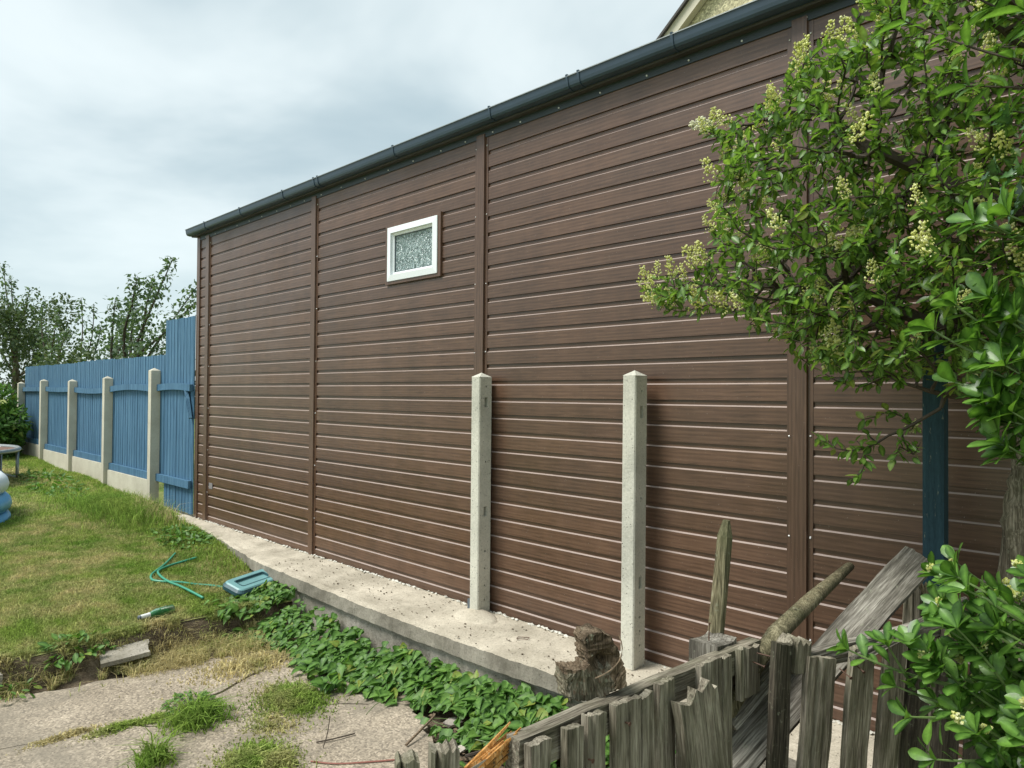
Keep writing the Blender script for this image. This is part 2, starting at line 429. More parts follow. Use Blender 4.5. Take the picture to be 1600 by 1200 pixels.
class MB:
    def __init__(s): s.v = []; s.f = []
    def add(s, vs, fs):
        b = len(s.v); s.v += [tuple(v) for v in vs]; s.f += [tuple(i + b for i in f) for f in fs]
        return s
    def box(s, x0, x1, y0, y1, z0, z1):
        return s.add([(x0, y0, z0), (x1, y0, z0), (x1, y1, z0), (x0, y1, z0), (x0, y0, z1), (x1, y0, z1), (x1, y1, z1), (x0, y1, z1)],
                     [(0, 3, 2, 1), (4, 5, 6, 7), (0, 1, 5, 4), (1, 2, 6, 5), (2, 3, 7, 6), (3, 0, 4, 7)])
    def prism(s, poly, a, b, axis='x'):
        """poly of 2-D points swept from a to b along axis; other coordinates in order"""
        n = len(poly)
        def P(t, q):
            return {'x': (t, q[0], q[1]), 'y': (q[0], t, q[1]), 'z': (q[0], q[1], t)}[axis]
        vs = [P(a, q) for q in poly] + [P(b, q) for q in poly]
        fs = [tuple(range(n)), tuple(range(2 * n - 1, n - 1, -1))] + [(i, i + n, (i + 1) % n + n, (i + 1) % n) for i in range(n)]
        return s.add(vs, fs)
    def tube(s, pts, rad, k=6, cap=True, jitter=0.0):
        pts = [Vector(p) for p in pts]
        n = len(pts)
        if not hasattr(rad, '__len__'): rad = [rad] * n
        vs, fs = [], []
        up = Vector((0.31, 0.17, 0.94))
        for i, p in enumerate(pts):
            t = (pts[min(i + 1, n - 1)] - pts[max(i - 1, 0)])
            t = t.normalized() if t.length > 1e-9 else Vector((0, 0, 1))
            a = t.cross(up)
            if a.length < .05: a = t.cross(Vector((1, 0, 0)))
            a.normalize(); b = t.cross(a)
            for j in range(k):
                th = 2 * math.pi * j / k
                r = rad[i] * (1 + jitter * random.uniform(-1, 1))
                vs.append(p + a * (math.cos(th) * r) + b * (math.sin(th) * r))
        for i in range(n - 1):
            for j in range(k):
                fs.append((i * k + j, i * k + (j + 1) % k, (i + 1) * k + (j + 1) % k, (i + 1) * k + j))
        if cap:
            fs.append(tuple(range(k - 1, -1, -1))); fs.append(tuple(range((n - 1) * k, n * k)))
        return s.add(vs, fs)
    def lump(s, c, r, jit=.3, squash=(1, 1, 1)):
        t = (1 + 5 ** .5) / 2
        ico = [(-1, t, 0), (1, t, 0), (-1, -t, 0), (1, -t, 0), (0, -1, t), (0, 1, t), (0, -1, -t), (0, 1, -t), (t, 0, -1), (t, 0, 1), (-t, 0, -1), (-t, 0, 1)]
        fs = [(0, 11, 5), (0, 5, 1), (0, 1, 7), (0, 7, 10), (0, 10, 11), (1, 5, 9), (5, 11, 4), (11, 10, 2), (10, 7, 6), (7, 1, 8), (3, 9, 4), (3, 4, 2), (3, 2, 6), (3, 6, 8), (3, 8, 9), (4, 9, 5), (2, 4, 11), (6, 2, 10), (8, 6, 7), (9, 8, 1)]
        vs = []
        for v in ico:
            q = Vector(v).normalized() * r * (1 + random.uniform(-jit, jit))
            vs.append((c[0] + q.x * squash[0], c[1] + q.y * squash[1], c[2] + q.z * squash[2]))
        return s.add(vs, fs)
    def build(s, name, mat, parent=None, smooth=False, **kw):
        return mesh_obj(name, s.v, s.f, mat, parent, smooth, **kw)
def structure(o):
    o['kind'] = 'structure'; return o
def bez(p0, p1, p2, n=8):
    p0, p1, p2 = Vector(p0), Vector(p1), Vector(p2)
    return [p0 * (1 - t) ** 2 + p1 * (2 * t * (1 - t)) + p2 * t * t for t in [i / n for i in range(n + 1)]]
def fbm(x, y, z=0.0, s=1.0):
    return mnoise.fractal(Vector((x * s, y * s, z)), 1.0, 2.0, 4)

# ------------------------------------------------------------------ ground
WALL_Y = 3.479
def lawn_z(x, y):
    z = np.interp(x, [-40, -20, -16, -14, -10, -8, -7, -6.1, -5.4], [.5, .25, .19, .15, .055, -.035, -.09, -.15, -.215])
    return z + .018 * math.sin(x * 2.1 + y) + .012 * math.sin(y * 3.3 - x * 1.3)
structure(MB().add([(-200, -200, -.5), (200, -200, -.5), (200, 200, -.5), (-200, 200, -.5)], [(0, 1, 2, 3)]).build('ground', 'lawn'))
def grid_sheet(name, xs, ys, zf, mat):
    V = [(x, y, zf(x, y)) for y in ys for x in xs]
    nx = len(xs)
    F = [(j * nx + i, j * nx + i + 1, (j + 1) * nx + i + 1, (j + 1) * nx + i) for j in range(len(ys) - 1) for i in range(nx - 1)]
    o = mesh_obj(name, V, F, mat, smooth=True, attrs={'tint': [.06] * len(V)})
    return structure(o)
grid_sheet('lawn', np.linspace(-40, -5.455, 120), np.linspace(-14, 3.43, 70), lawn_z, 'lawn')
grid_sheet('soil', np.linspace(-5.5, 1.6, 90), np.linspace(-2.5, 3.45, 75), lambda x, y: -.405 + .10 * float(np.interp(x, [-5.46, -5.30], [1, 0])) + .022 * fbm(x, y, 3, 2.2) + .012 * fbm(x, y, 9, 9), 'soil')

# concrete yard in slabs divided by open cracks
def crack_line(pts):
    return [Vector((p[0], p[1])) for p in pts]
yard = thing('concrete_yard', (-4, 1.5, -.45), 'worn exposed aggregate concrete yard cracked into slabs with weeds in the joints', 'yard')
yard['kind'] = 'structure'
del yard['category']
A_far = [(-5.34, .2), (-5.33, .94), (-5.2, 1.22), (-5.13, 1.6), (-5.03, 1.98), (-4.99, 2.35), (-4.92, 2.75)]
crk = [(-4.6, .2), (-4.56, .81), (-4.50, 1.0), (-4.385, 1.35), (-4.382, 1.61), (-4.45, 1.95), (-4.62, 2.35), (-4.72, 2.75)]
rgt = [(-1.7, .2), (-2.3, 1.6), (-2.74, 2.33), (-3.0, 2.50), (-3.16, 2.57), (-3.42, 2.69), (-3.58, 2.78)]
crk2 = [(-4.385, 1.35), (-4.1, 1.62), (-3.95, 1.98), (-3.88, 2.24), (-3.62, 2.5), (-3.58, 2.78)]
def jag(line, amp=.018, n=5):
    o = []
    for a, b in zip(line[:-1], line[1:]):
        for i in range(n):
            t = i / n
            p = [a[0] + (b[0] - a[0]) * t, a[1] + (b[1] - a[1]) * t]
            o.append((p[0] + random.uniform(-amp, amp), p[1] + random.uniform(-amp, amp)))
    o.append(line[-1])
    return o
def shift(line, dx, dy=0): return [(p[0] + dx, p[1] + dy) for p in line]
def slab(poly, z0, z1, parent, mat='yard', name='slab'):
    import bmesh
    bm = bmesh.new()
    base = org(parent)
    top = [bm.verts.new((p[0] - base.x, p[1] - base.y, z1 - base.z)) for p in poly]
    f = bm.faces.new(top)
    if f.normal.z < 0 or True:
        bm.normal_update()
        if f.normal.z < 0: f.normal_flip()
    r = bmesh.ops.extrude_face_region(bm, geom=[f])
    vs = [g for g in r['geom'] if isinstance(g, bmesh.types.BMVert)]
    for v in vs: v.co.z = z1 - base.z
    for v in top: v.co.z = z0 - base.z
    bmesh.ops.triangulate(bm, faces=[x for x in bm.faces if len(x.verts) > 4])
    bmesh.ops.recalc_face_normals(bm, faces=bm.faces)
    me = bpy.data.meshes.new(name); bm.to_mesh(me); bm.free()
    me.materials.append(MS[mat])
    o = bpy.data.objects.new(name, me); COL.objects.link(o)
    if parent: o.parent = parent
    ORG[o.name] = base
    return o
jc1 = jag(crk, .012); jc2 = jag(crk2, .012)
slab(jag(A_far, .03) + list(reversed(jc1)), -.47, -.378, yard)
slab(shift(jc1[:16], .022) + shift(jc2, .012, -.012)[1:] + list(reversed(jag(rgt, .02))), -.47, -.372, yard)
slab(list(reversed(shift(jc1[16:], .022))) + [(-4.39, 1.36)] + shift(jc2, -.008, .014)[1:] + [(-3.6, 2.79), (-4.1, 2.83)], -.47, -.381, yard)

# ------------------------------------------------------------------ low concrete wall under the cladding
low = thing('low_wall', (-5, 3.2, -.4), 'low cream topped concrete wall running along the foot of the brown cladding', 'wall')
edge_x = [-9.9, -9.7, -8.9, -8.13, -7.2, -6.4, -6.08, -5.54, -5.15, -4.3, -3.7, -3.39, -3.0, -2.7, -2.3, -1.2, -.4, 2.0]
edge_y = [3.34, 3.33, 3.30, 3.27, 3.15, 3.03, 2.985, 2.965, 2.95, 2.925, 2.92, 2.93, 2.935, 2.955, 2.98, 3.0, 3.0, 3.0]
def edge(x): return float(np.interp(x, edge_x, edge_y)) + .003 * fbm(x, 0, 5, 3) + .006 * fbm(x, 0, 8, 18)
xs = np.linspace(-9.9, 1.5, 520)
def strip(z_top, z_bot, inset, mat, name, nrow=9, rough=.006):
    V, F = [], []
    for i, x in enumerate(xs):
        e = edge(x) + inset
        for j in range(nrow):
            t = j / (nrow - 1)
            y = e + (3.52 - e) * t
            z = z_top + rough * fbm(x, y, 1, 6) + (rough * .9) * fbm(x, y, 4, 26) - .008 * max(0, fbm(x, y, 7, 5))
            if j == 0: z -= .010 + .004 * fbm(x, 1, 7, 10)
            V.append((x, y, z))
        V.append((x, e + .006 * fbm(x, 3, 2, 8) - .004, z_bot))
        V.append((x, e + .006 * fbm(x, 5, 2, 8) - .002, (z_top + z_bot) / 2))
    m = nrow + 2
    for i in range(len(xs) - 1):
        a, b = i * m, (i + 1) * m
        for j in range(nrow - 1):
            F.append((a + j, b + j, b + j + 1, a + j + 1))
        F.append((a + nrow + 1, b + nrow + 1, b, a)); F.append((a + nrow, b + nrow, b + nrow + 1, a + nrow + 1))
    o = mesh_obj(name, V, F, mat, low, smooth=False)
    return o, m, nrow
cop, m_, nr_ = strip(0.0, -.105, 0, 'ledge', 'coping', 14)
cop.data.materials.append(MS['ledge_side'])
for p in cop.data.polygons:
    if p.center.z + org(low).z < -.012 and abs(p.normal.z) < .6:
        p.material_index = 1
strip(-.104, -.5, .035, 'footing', 'footing', 4, .01)
mb = MB()
for i in range(520):
    x = -8.7 + 8.5 * i / 520 + random.uniform(-.01, .01)
    if fbm(x, 0, 2, 2.5) < .05 and random.random() < .75: continue
    mb.lump((x, 3.468 + random.uniform(-.014, .004), .004 + random.uniform(-.002, .004)), random.uniform(.006, .013), .4, (1.4, 1, .8))
mb.build('mortar_bead', 'mortar', low, kind=None) if False else tag(mb.build('mortar_bead', 'mortar', low), kind='stuff')
mb = MB()    # haunch round the first post
ring = []
for k in range(15):
    a = 2 * math.pi * k / 15
    ring.append((math.cos(a) * (1 + .16 * fbm(k, 1, 3)), math.sin(a) * (1 + .16 * fbm(k, 2, 3))))
vs = [(-3.5 + q[0] * .19, 3.30 + q[1] * .13, -.006) for q in ring] + [(-3.5 + q[0] * .16, 3.31 + q[1] * .10, .022) for q in ring] + [(-3.53, 3.37, .045)]
fs = [(i, (i + 1) % 15, 15 + (i + 1) % 15, 15 + i) for i in range(15)] + [(15 + i, 15 + (i + 1) % 15, 30) for i in range(15)]
mb.add(vs, fs).build('haunch', 'ledge', low, True)

# ------------------------------------------------------------------ brown clad garage
gar = thing('clad_garage', (-4, 5.5, 0), 'long brown wood effect clad garage with black gutter and one small white window', 'garage')
PITCH, Z0 = .1194, .090
WIN = (-4.775, -4.130, 2.486, 2.936)
strips = [(-8.505, -8.365), (-6.046, -5.917), (-3.722, -3.585), (-1.410, -1.281), (.90, 1.03)]
bays = [(-8.67, strips[0][0] + .01), (strips[0][1] - .01, strips[1][0] + .01), (strips[1][1] - .01, strips[2][0] + .01), (strips[2][1] - .01, strips[3][0] + .01), (strips[3][1] - .01, strips[4][0] + .01)]
def plank(x0, x1, z):
    d = random.uniform(-.0008, .0008)
    f = WALL_Y + d
    top = z + PITCH - .0015
    if z < 0:
        poly = [(f, .006), (f, z + .0868), (f + .010, z + .0938), (f + .010, top), (f + .03, top), (f + .03, .006)]
    else:
        poly = [(f, z), (f, z + .0868), (f + .010, z + .0938), (f + .010, top), (f + .03, top), (f + .03, z)]
        if z > 3.25:
            poly = [(f, z), (f, 3.43), (f + .03, 3.43), (f + .03, z)]
    o = MB().prism(poly, x0, x1).build('plank', 'siding', gar)
    o.data.materials.append(MS['siding_glint'])
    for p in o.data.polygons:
        if p.normal.z > .4 and p.normal.y < -.3: p.material_index = 1  # upward chamfer faces take the painted highlight colour
for bx0, bx1 in bays:
    for k in range(-1, 28):
        z = Z0 + k * PITCH
        if k > 27: break
        if bx0 < -4.5 < bx1 and 20 <= k <= 23:
            plank(bx0, WIN[0] - .02, z); plank(WIN[1] + .02, bx1, z)
        else:
            plank(bx0, bx1, z)
for i, (a, b) in enumerate(strips):
    f = WALL_Y - .0025
    poly = [(a, f), (a + .024, f), (a + .027, f - .016), (b - .027, f - .016), (b - .024, f), (b, f), (b, f + .004), (a, f + .004)]
    MB().prism(poly, .004 - (.02 if i == 1 else 0), 3.44, 'z').build('cover_strip', 'siding_v', gar)
MB().prism([(-8.752, WALL_Y - .012), (-8.668, WALL_Y - .012), (-8.668, WALL_Y + .02), (-8.752, WALL_Y + .1)], -.004, 3.46, 'z').build('corner_trim', 'siding_v', gar)
MB().box(-8.74, 4.0, WALL_Y + .032, 9.2, -.2, 3.44).build('wall_core', 'roof', gar)
MB().prism([(WALL_Y - .06, 3.50), (6.4, 3.86), (9.4, 3.5), (9.4, 3.46), (6.4, 3.82), (WALL_Y - .06, 3.46)], -8.80, 4.05).build('roof', 'roof', gar)
MB().box(-8.66, 4.0, WALL_Y - .010, WALL_Y + .03, 3.416, 3.515).build('fascia', 'fascia', gar)
# gutter: ogee profile, open on top
y1 = WALL_Y - .012
gp_out = [(y1, 3.476), (y1 - .07, 3.474), (y1 - .098, 3.480), (y1 - .107, 3.492), (y1 - .112, 3.510), (y1 - .115, 3.528), (y1 - .118, 3.545)]
gp_in = [(y - .0 + (.006 if i > 1 else 0), z + (.005 if i < 2 else .003)) for i, (y, z) in enumerate(gp_out)]
poly = gp_out + list(reversed([(p[0] + .005, p[1] + .004) for p in gp_out]))
gut = MB().prism(poly, -8.815, 4.05).build('gutter', 'gutter', gar)
MB().prism(gp_out + [(y1, 3.545)], -8.822, -8.813).build('stop_end', 'gutter', gut)
MB().prism([(y1 - .124, 3.5455), (y1 - .108, 3.5455), (y1 - .108, 3.551), (y1 - .124, 3.551)], -8.82, 4.05).build('gutter_lip', 'steel', gut)
gp_br = [(p[0] - .005, p[1] - .004) for p in gp_out] + [(y1 - .126, 3.560), (y1 - .108, 3.560)] + [(p[0] + .002, p[1] + .001) for p in reversed(gp_out)]
for bx in (-8.27, -7.344, -6.395, -5.80, -5.73, -4.57, -3.45, -2.75, -2.66, -2.002, -.9, .4):
    MB().prism(gp_br, bx - .008, bx + .008).build('bracket', 'gutter', gut)
mb = MB()
x = -8.5
while x < 3:
    mb.tube([(x, WALL_Y - .010, 3.432), (x, WALL_Y - .016, 3.432)], .0055, 6)
    x += .32 + random.uniform(-.06, .06)
for a, b in strips:
    for k in range(7):
        z = .35 + .5 * k
        for xx in (a + .012, b - .012):
            mb.tube([(xx, WALL_Y - .002, z + random.uniform(-.01, .01)), (xx, WALL_Y - .007, z)], .004, 6)
tag(mb.build('screws', 'screw', gar), kind='stuff')
MB().box(-8.335, -8.235, WALL_Y - .0045, WALL_Y - .002, .395, .465).build('tape_patch', 'patch', gar)
# window
x0, x1, z0, z1 = WIN
def frame_mb(x0, x1, z0, z1, w, yf, yb, lip=0.0):
    mb = MB()
    o = [(x0, z0), (x1, z0), (x1, z1), (x0, z1)]
    i = [(x0 + w, z0 + w), (x1 - w, z0 + w), (x1 - w, z1 - w), (x0 + w, z1 - w)]
    for k in range(4):
        n = (k + 1) % 4
        vs = [(o[k][0], yf, o[k][1]), (o[n][0], yf, o[n][1]), (i[n][0], yf - lip, i[n][1]), (i[k][0], yf - lip, i[k][1]),
              (o[k][0], yb, o[k][1]), (o[n][0], yb, o[n][1]), (i[n][0], yb, i[n][1]), (i[k][0], yb, i[k][1])]
        mb.add(vs, [(0, 1, 2, 3), (4, 7, 6, 5), (0, 4, 5, 1), (2, 6, 7, 3), (0, 3, 7, 4), (1, 5, 6, 2)])
    return mb
win = frame_mb(x0 - .036, x1 + .034, z0 - .026, z1 + .026, .034, WALL_Y - .016, WALL_Y + .03).build('window', 'siding_v', gar)
frame_mb(x0, x1, z0, z1, .050, WALL_Y - .024, WALL_Y + .028, .006).build('frame', 'upvc', win)
frame_mb(x0 + .051, x1 - .051, z0 + .051, z1 - .051, .020, WALL_Y - .012, WALL_Y + .027, -.010).build('bead', 'upvc', win)
frame_mb(x0 + .0715, x1 - .0715, z0 + .0715, z1 - .0715, .005, WALL_Y + .002, WALL_Y + .012).build('gasket', 'grey_plastic', win)
MB().box(x0 + .068, x1 - .068, WALL_Y + .010, WALL_Y + .026, z0 + .068, z1 - .068).build('glass', 'glass', win)

# ------------------------------------------------------------------ two bare concrete posts
def holed_face(mb, y0, y1, z0, z1, x, holes, depth):
    ys = sorted({y0, y1} | {h[0] for h in holes} | {h[1] for h in holes})
    zs = sorted({z0, z1} | {h[2] for h in holes} | {h[3] for h in holes})
    for i in range(len(ys) - 1):
        for j in range(len(zs) - 1):
            a, b, c, d = ys[i], ys[i + 1], zs[j], zs[j + 1]
            inn = any(h[0] <= a and b <= h[1] and h[2] <= c and d <= h[3] for h in holes)
            xx = x - depth if inn else x
            mb.add([(xx, a, c), (xx, b, c), (xx, b, d), (xx, a, d)], [(0, 1, 2, 3)])
    for a, b, c, d in holes:
        xi = x - depth
        mb.add([(x, a, c), (x, b, c), (x, b, d), (x, a, d), (xi, a, c), (xi, b, c), (xi, b, d), (xi, a, d)],
               [(0, 4, 5, 1), (1, 5, 6, 2), (2, 6, 7, 3), (3, 7, 4, 0)])
def concrete_post(cx, y0, y1, w, h, label, holes, lean=(0, 0), taper=.004):
    root = thing('concrete_post', (cx, (y0 + y1) / 2, 0), label, 'post', 'bare concrete posts in front of the cladding')
    xa, xb = cx - w / 2, cx + w / 2
    c = .007
    mb = MB()
    mb.add([(xa + c, y0, 0), (xb - c, y0, 0), (xb - c, y0, h), (xa + c, y0, h)], [(0, 1, 2, 3)])
    mb.add([(xb - c, y0, 0), (xb, y0 + c, 0), (xb, y0 + c, h), (xb - c, y0, h)], [(0, 1, 2, 3)])
    mb.add([(xa, y0 + c, 0), (xa + c, y0, 0), (xa + c, y0, h), (xa, y0 + c, h)], [(0, 1, 2, 3)])
    mb.add([(xb, y1, 0), (xa, y1, 0), (xa, y1, h), (xb, y1, h)], [(0, 1, 2, 3)])
    mb.add([(xa, y1, 0), (xa, y0 + c, 0), (xa, y0 + c, h), (xa, y1, h)], [(0, 1, 2, 3)])
    ym = (y0 + y1) / 2 + .006
    hl = []
    for kind, z in holes:
        if kind == 's': hl.append((ym - .016, ym + .016, z - .034, z + .034))
        else: hl.append((ym - .0065, ym + .0065, z - .0065, z + .0065))
    holed_face(mb, y0 + c, y1, 0, h, xb, hl, .035)
    vs = [(v[0] + lean[0] * v[2], v[1] + lean[1] * v[2], v[2]) for v in mb.v]
    mb.v = vs
    shaft = mb.build('shaft', 'post', root)
    lx, ly = lean[0] * h, lean[1] * h
    MB().add([(xa + lx, y0 + ly, h), (xb + lx, y0 + ly, h), (xb + lx, y1 + ly, h), (xa + lx, y1 + ly, h), (cx + lx, (y0 + y1) / 2 + ly, h + .031)],
             [(0, 1, 4), (1, 2, 4), (2, 3, 4), (3, 0, 4)]).build('cap', 'post', root)
    return root
concrete_post(-3.558, 3.338, 3.455, .088, 1.668, 'bare concrete post standing nearest the window, set in a round mortar haunch',
              [('h', 1.60), ('s', 1.49), ('h', 1.07), ('s', .72), ('h', .44), ('h', .32), ('h', .20), ('h', .10)], (.002, 0))
concrete_post(-2.248, 3.300, 3.415, .090, 1.660, 'bare concrete post standing behind the rotten log, nearer the privet',
              [('h', 1.57), ('s', 1.45), ('h', .96), ('s', .48), ('h', .365), ('h', .285), ('h', .205), ('h', .125)], (.004, .002))
brk = MB().box(-3.655, -3.605, 3.37, 3.42, .004, .085).build('post_bracket', 'grey_plastic')
tag(brk, 'small grey plastic bracket at the foot of the concrete post nearest the window', 'bracket')

# ------------------------------------------------------------------ blue fence
bf = thing('blue_fence', (-13, 3.46, 0), 'blue painted board fence with concrete posts and gravel boards beside the brown garage', 'fence')
pxs = [-9.93, -11.91, -13.84, -15.80, -17.70]
def boards(x0, x1, z0, z1, y, name='boards', mat='blue', w=.102):
    mb = MB(); x = x0
    while x < x1 - .02:
        xe = min(x + w, x1)
        t = z1 + random.uniform(-.006, .006)
        d = random.uniform(-.001, .001)
        mb.prism([(x, y - .006 + d), (xe - .0015, y - .010 + d), (xe - .0015, y + .002), (x, y + .004)], z0 + random.uniform(-.004, .004), t, 'z')
        x = xe
    return tag(mb.build(name, mat, bf), kind='stuff')
boards(-9.71, -8.754, .03, 2.49, 3.462)
for i in range(4):
    boards(pxs[i + 1] + .02, pxs[i] - .0 + (.215 if i == 0 else .0), float(lawn_z(pxs[i] - 1, 3.4)) + .26, 2.045 + (-.004, .006, -.006, .004)[i], 3.464)
for i, x in enumerate(pxs):
    zb = float(lawn_z(x, 3.4)) - .1
    zt = (1.83, 1.745, 1.715, 1.735, 1.70)[i]
    w = .052
    mb = MB().box(x - w, x + w, 3.335, 3.452, zb, zt)
    mb.add([(x - w, 3.335, zt), (x + w, 3.335, zt), (x + w, 3.452, zt), (x - w, 3.452, zt), (x, 3.39, zt + .035)], [(0, 1, 4), (1, 2, 4), (2, 3, 4), (3, 0, 4)])
    mb.build('concrete_post', 'gravel_board', bf)
def rail(x0, x1, z, bow=.0, h=.085, name='rail'):
    mb = MB(); n = 6
    vs, fs = [], []
    for i in range(n + 1):
        t = i / n; x = x0 + (x1 - x0) * t; dz = bow * 4 * t * (1 - t)
        vs += [(x, 3.405, z + dz), (x, 3.445, z + dz), (x, 3.445, z + dz + h), (x, 3.405, z + dz + h)]
    for i in range(n):
        a = 4 * i
        for j in range(4): fs.append((a + j, a + 4 + j, a + 4 + (j + 1) % 4, a + (j + 1) % 4))
    fs += [(0, 1, 2, 3), (4 * n + 3, 4 * n + 2, 4 * n + 1, 4 * n)]
    mb.add(vs, fs).build(name, 'blue', bf)
for i in range(4):
    rail(pxs[i + 1] + .053, pxs[i] - .053, (1.535, 1.525, 1.54, 1.53)[i], (.035, -.02, -.015, .005)[i])
    zl = float(lawn_z((pxs[i] + pxs[i + 1]) / 2, 3.4))
    rail(pxs[i + 1] + .053, pxs[i] - .053, zl + .275, 0, .10)
    MB().box(pxs[i + 1] + .05, pxs[i] - .05, 3.385, 3.432, zl - .15, zl + .272).build('gravel_board', 'gravel_board', bf)
rail(-9.877, -8.775, 1.555, .02)
rail(-9.877, -8.775, .352, 0, .095)
mb = MB(); mb.tube([(-8.93, 3.425, 1.57), (-8.86, 3.425, 1.45), (-8.78, 3.425, 1.22)], .03, 4)
mb.build('brace', 'blue', bf)

bp = MB().box(-.735, -.660, 3.165, 3.24, -.42, 1.94).build('blue_post', 'blue_post', loc=(0, 0, 0))
tag(bp, 'tall flaking dark blue timber post standing under the privet beside the cladding', 'post')

# ------------------------------------------------------------------ weathered boards
def board_mesh(w, t, h, nx=8, nz=9, ragged=.01, wob=.003, cracks=(), z_off=0.0, taper=0.0, chop=None, bow=0.0):
    """upright board in its own space: x across, y thickness, z up from 0 (base) to h, irregular edges and split lines"""
    V, F = [], []
    tops = [h - random.random() * ragged for _ in range(nx + 1)]
    if chop is not None:
        tops = [h - chop * i / nx - random.random() * ragged for i in range(nx + 1)]
    sd = random.uniform(0, 90)
    for side in (0, 1):
        for k in range(nz + 1):
            tz = k / nz
            for i in range(nx + 1):
                tx = i / nx
                z = tops[i] * tz
                x = (tx - .5) * w * (1 - taper * tz) + wob * mnoise.noise(Vector((sd, z * 6, (0 if tx < .5 else 5)))) * (abs(tx - .5) * 2)
                y = (-.5 + side) * t + wob * mnoise.noise(Vector((sd + 9, z * 4, tx * 5))) + bow * (tz * tz)
                for c in cracks:
                    if abs(i - c) < .5 and side == 0:
                        y += t * .45
                V.append((x, y, z))
    n1 = (nx + 1) * (nz + 1)
    def id(s, k, i): return s * n1 + k * (nx + 1) + i
    for k in range(nz):
        for i in range(nx):
            F.append((id(0, k, i), id(0, k, i + 1), id(0, k + 1, i + 1), id(0, k + 1, i)))
            F.append((id(1, k, i + 1), id(1, k, i), id(1, k + 1, i), id(1, k + 1, i + 1)))
        F.append((id(0, k + 1, 0), id(1, k + 1, 0), id(1, k, 0), id(0, k, 0)))
        F.append((id(0, k, nx), id(1, k, nx), id(1, k + 1, nx), id(0, k + 1, nx)))
    for i in range(nx):
        F.append((id(0, nz, i), id(0, nz, i + 1), id(1, nz, i + 1), id(1, nz, i)))
        F.append((id(0, 0, i + 1), id(0, 0, i), id(1, 0, i), id(1, 0, i + 1)))
    return V, F
def place_board(name, mat, a, b, w, t, face, parent=None, **kw):
    """board whose axis runs from a (base) to b (top); face = direction its broad side looks"""
    a, b = Vector(a), Vector(b)
    zax = (b - a).normalized(); h = (b - a).length
    yv = -Vector(face); yv = (yv - zax * yv.dot(zax)).normalized()
    xv = yv.cross(zax)
    V, F = board_mesh(w, t, h, **kw)
    rot = Matrix((xv, yv, zax)).transposed().to_euler()
    return mesh_obj(name, V, F, mat, parent, loc=a, rot=rot)
GB = -.43
pf = thing('picket_fence', (-1.0, 1.7, GB), 'broken grey weathered picket fence running from the yard towards the cladding', 'fence')
FX = (1, 0, 0)      # first run looks towards +x
# top rail of the first run
place_board('rail', 'grey_wood', (-1.045, 1.10, .762), (-1.028, 2.27, .690), .078, .040, FX, pf, nz=14, ragged=.004, wob=.004)
place_board('rail', 'dark_wood', (-1.045, .6, .02), (-1.03, 2.3, .0), .07, .036, FX, pf, nz=10)
pk = [  # y centre, width, top z, lean dy, ragged, cracks, chop
    (1.137, .064, .800, 0, .006, (), .004), (1.256, .058, .792, .004, .008, (), .008), (1.338, .074, .800, .004, .020, (2,), .010),
    (1.470, .112, .790, .006, .010, (), .016), (1.560, .054, .770, .006, .012, (), .0), (1.655, .075, .780, .008, .012, (3,), .005),
    (1.905, .125, .768, .012, .008, (2,), .010), (2.0, .055, .752, .010, .01, (), .004)]
for y, w, zt, dy, rg, cr_, ch in pk:
    place_board('picket', 'grey_wood', (-1.004, y - dy * -3, GB), (-1.004, y, zt), w, .021, FX, pf, ragged=rg * .5, cracks=cr_, chop=ch, nz=14, wob=.006)
place_board('picket', 'grey_wood', (-.995, 2.145, .585), (-1.0, 2.155, .748), .135, .020, FX, pf, ragged=.012, cracks=(2,), chop=.012).__setitem__('label', 'short sawn off picket with bent nails')
# square post at the bend
pst = place_board('post', 'silver_wood', (-1.095, 2.10, GB), (-1.095, 2.10, .757), .13, .10, FX, pf, nx=6, nz=10, ragged=.012, wob=.006)
# second run, looks towards the camera side
d2 = Vector((.35, .70, 0)).normalized(); F2 = (d2.y, -d2.x, 0)
def s2(t, off=0.0): return Vector((-.87, 2.2, 0)) + d2 * t + Vector(F2) * off
def P2(t, z, off=0.0):
    v = s2(t, off); v.z = z; return v
place_board('rail', 'silver_wood', P2(.02, .690, -.035), P2(.74, .745, -.035), .060, .035, F2, pf, nz=12, ragged=.02, wob=.008)
place_board('rail', 'dark_wood', P2(-.1, .02, -.035), P2(.95, .03, -.035), .07, .035, F2, pf)
run2 = [(-.045, .062, .782, -.02, 'dark_wood'), (.108, .108, .722, -.035, 'grey_wood'), (.280, .095, .728, -.035, 'grey_wood'),
        (.425, .088, .738, -.04, 'grey_wood'), (.545, .092, .728, -.045, 'dark_wood'), (.700, .100, .742, -.045, 'dark_wood'), (.85, .095, .74, -.04, 'dark_wood')]
for i, (t, w, zt, dt, mt) in enumerate(run2):
    place_board('picket', mt, P2(t + dt * 3.2, GB), P2(t, zt), w, .024, F2, pf, ragged=.006, cracks=(3,) if i == 1 else (), chop=-.01 if i == 2 else .008, nz=14, wob=.006)
place_board('block', 'grey_wood', P2(.02, .672, -.03), P2(.03, .785, -.03), .085, .06, F2, pf, ragged=.03, cracks=(2,))
# corner pickets near the cladding
for a, b, w, mt in (((-.775, 3.10, GB), (-.757, 3.095, .80), .055, 'grey_wood'), ((-.725, 3.13, GB), (-.722, 3.13, .815), .036, 'green_wood'), ((-.70, 3.12, GB), (-.698, 3.12, .735), .03, 'grey_wood'), ((-.672, 3.13, GB), (-.670, 3.13, .725), .045, 'grey_wood')):
    place_board('picket', mt, a, b, w, .03, (.35, -.94, 0), pf, ragged=.03, wob=.006)
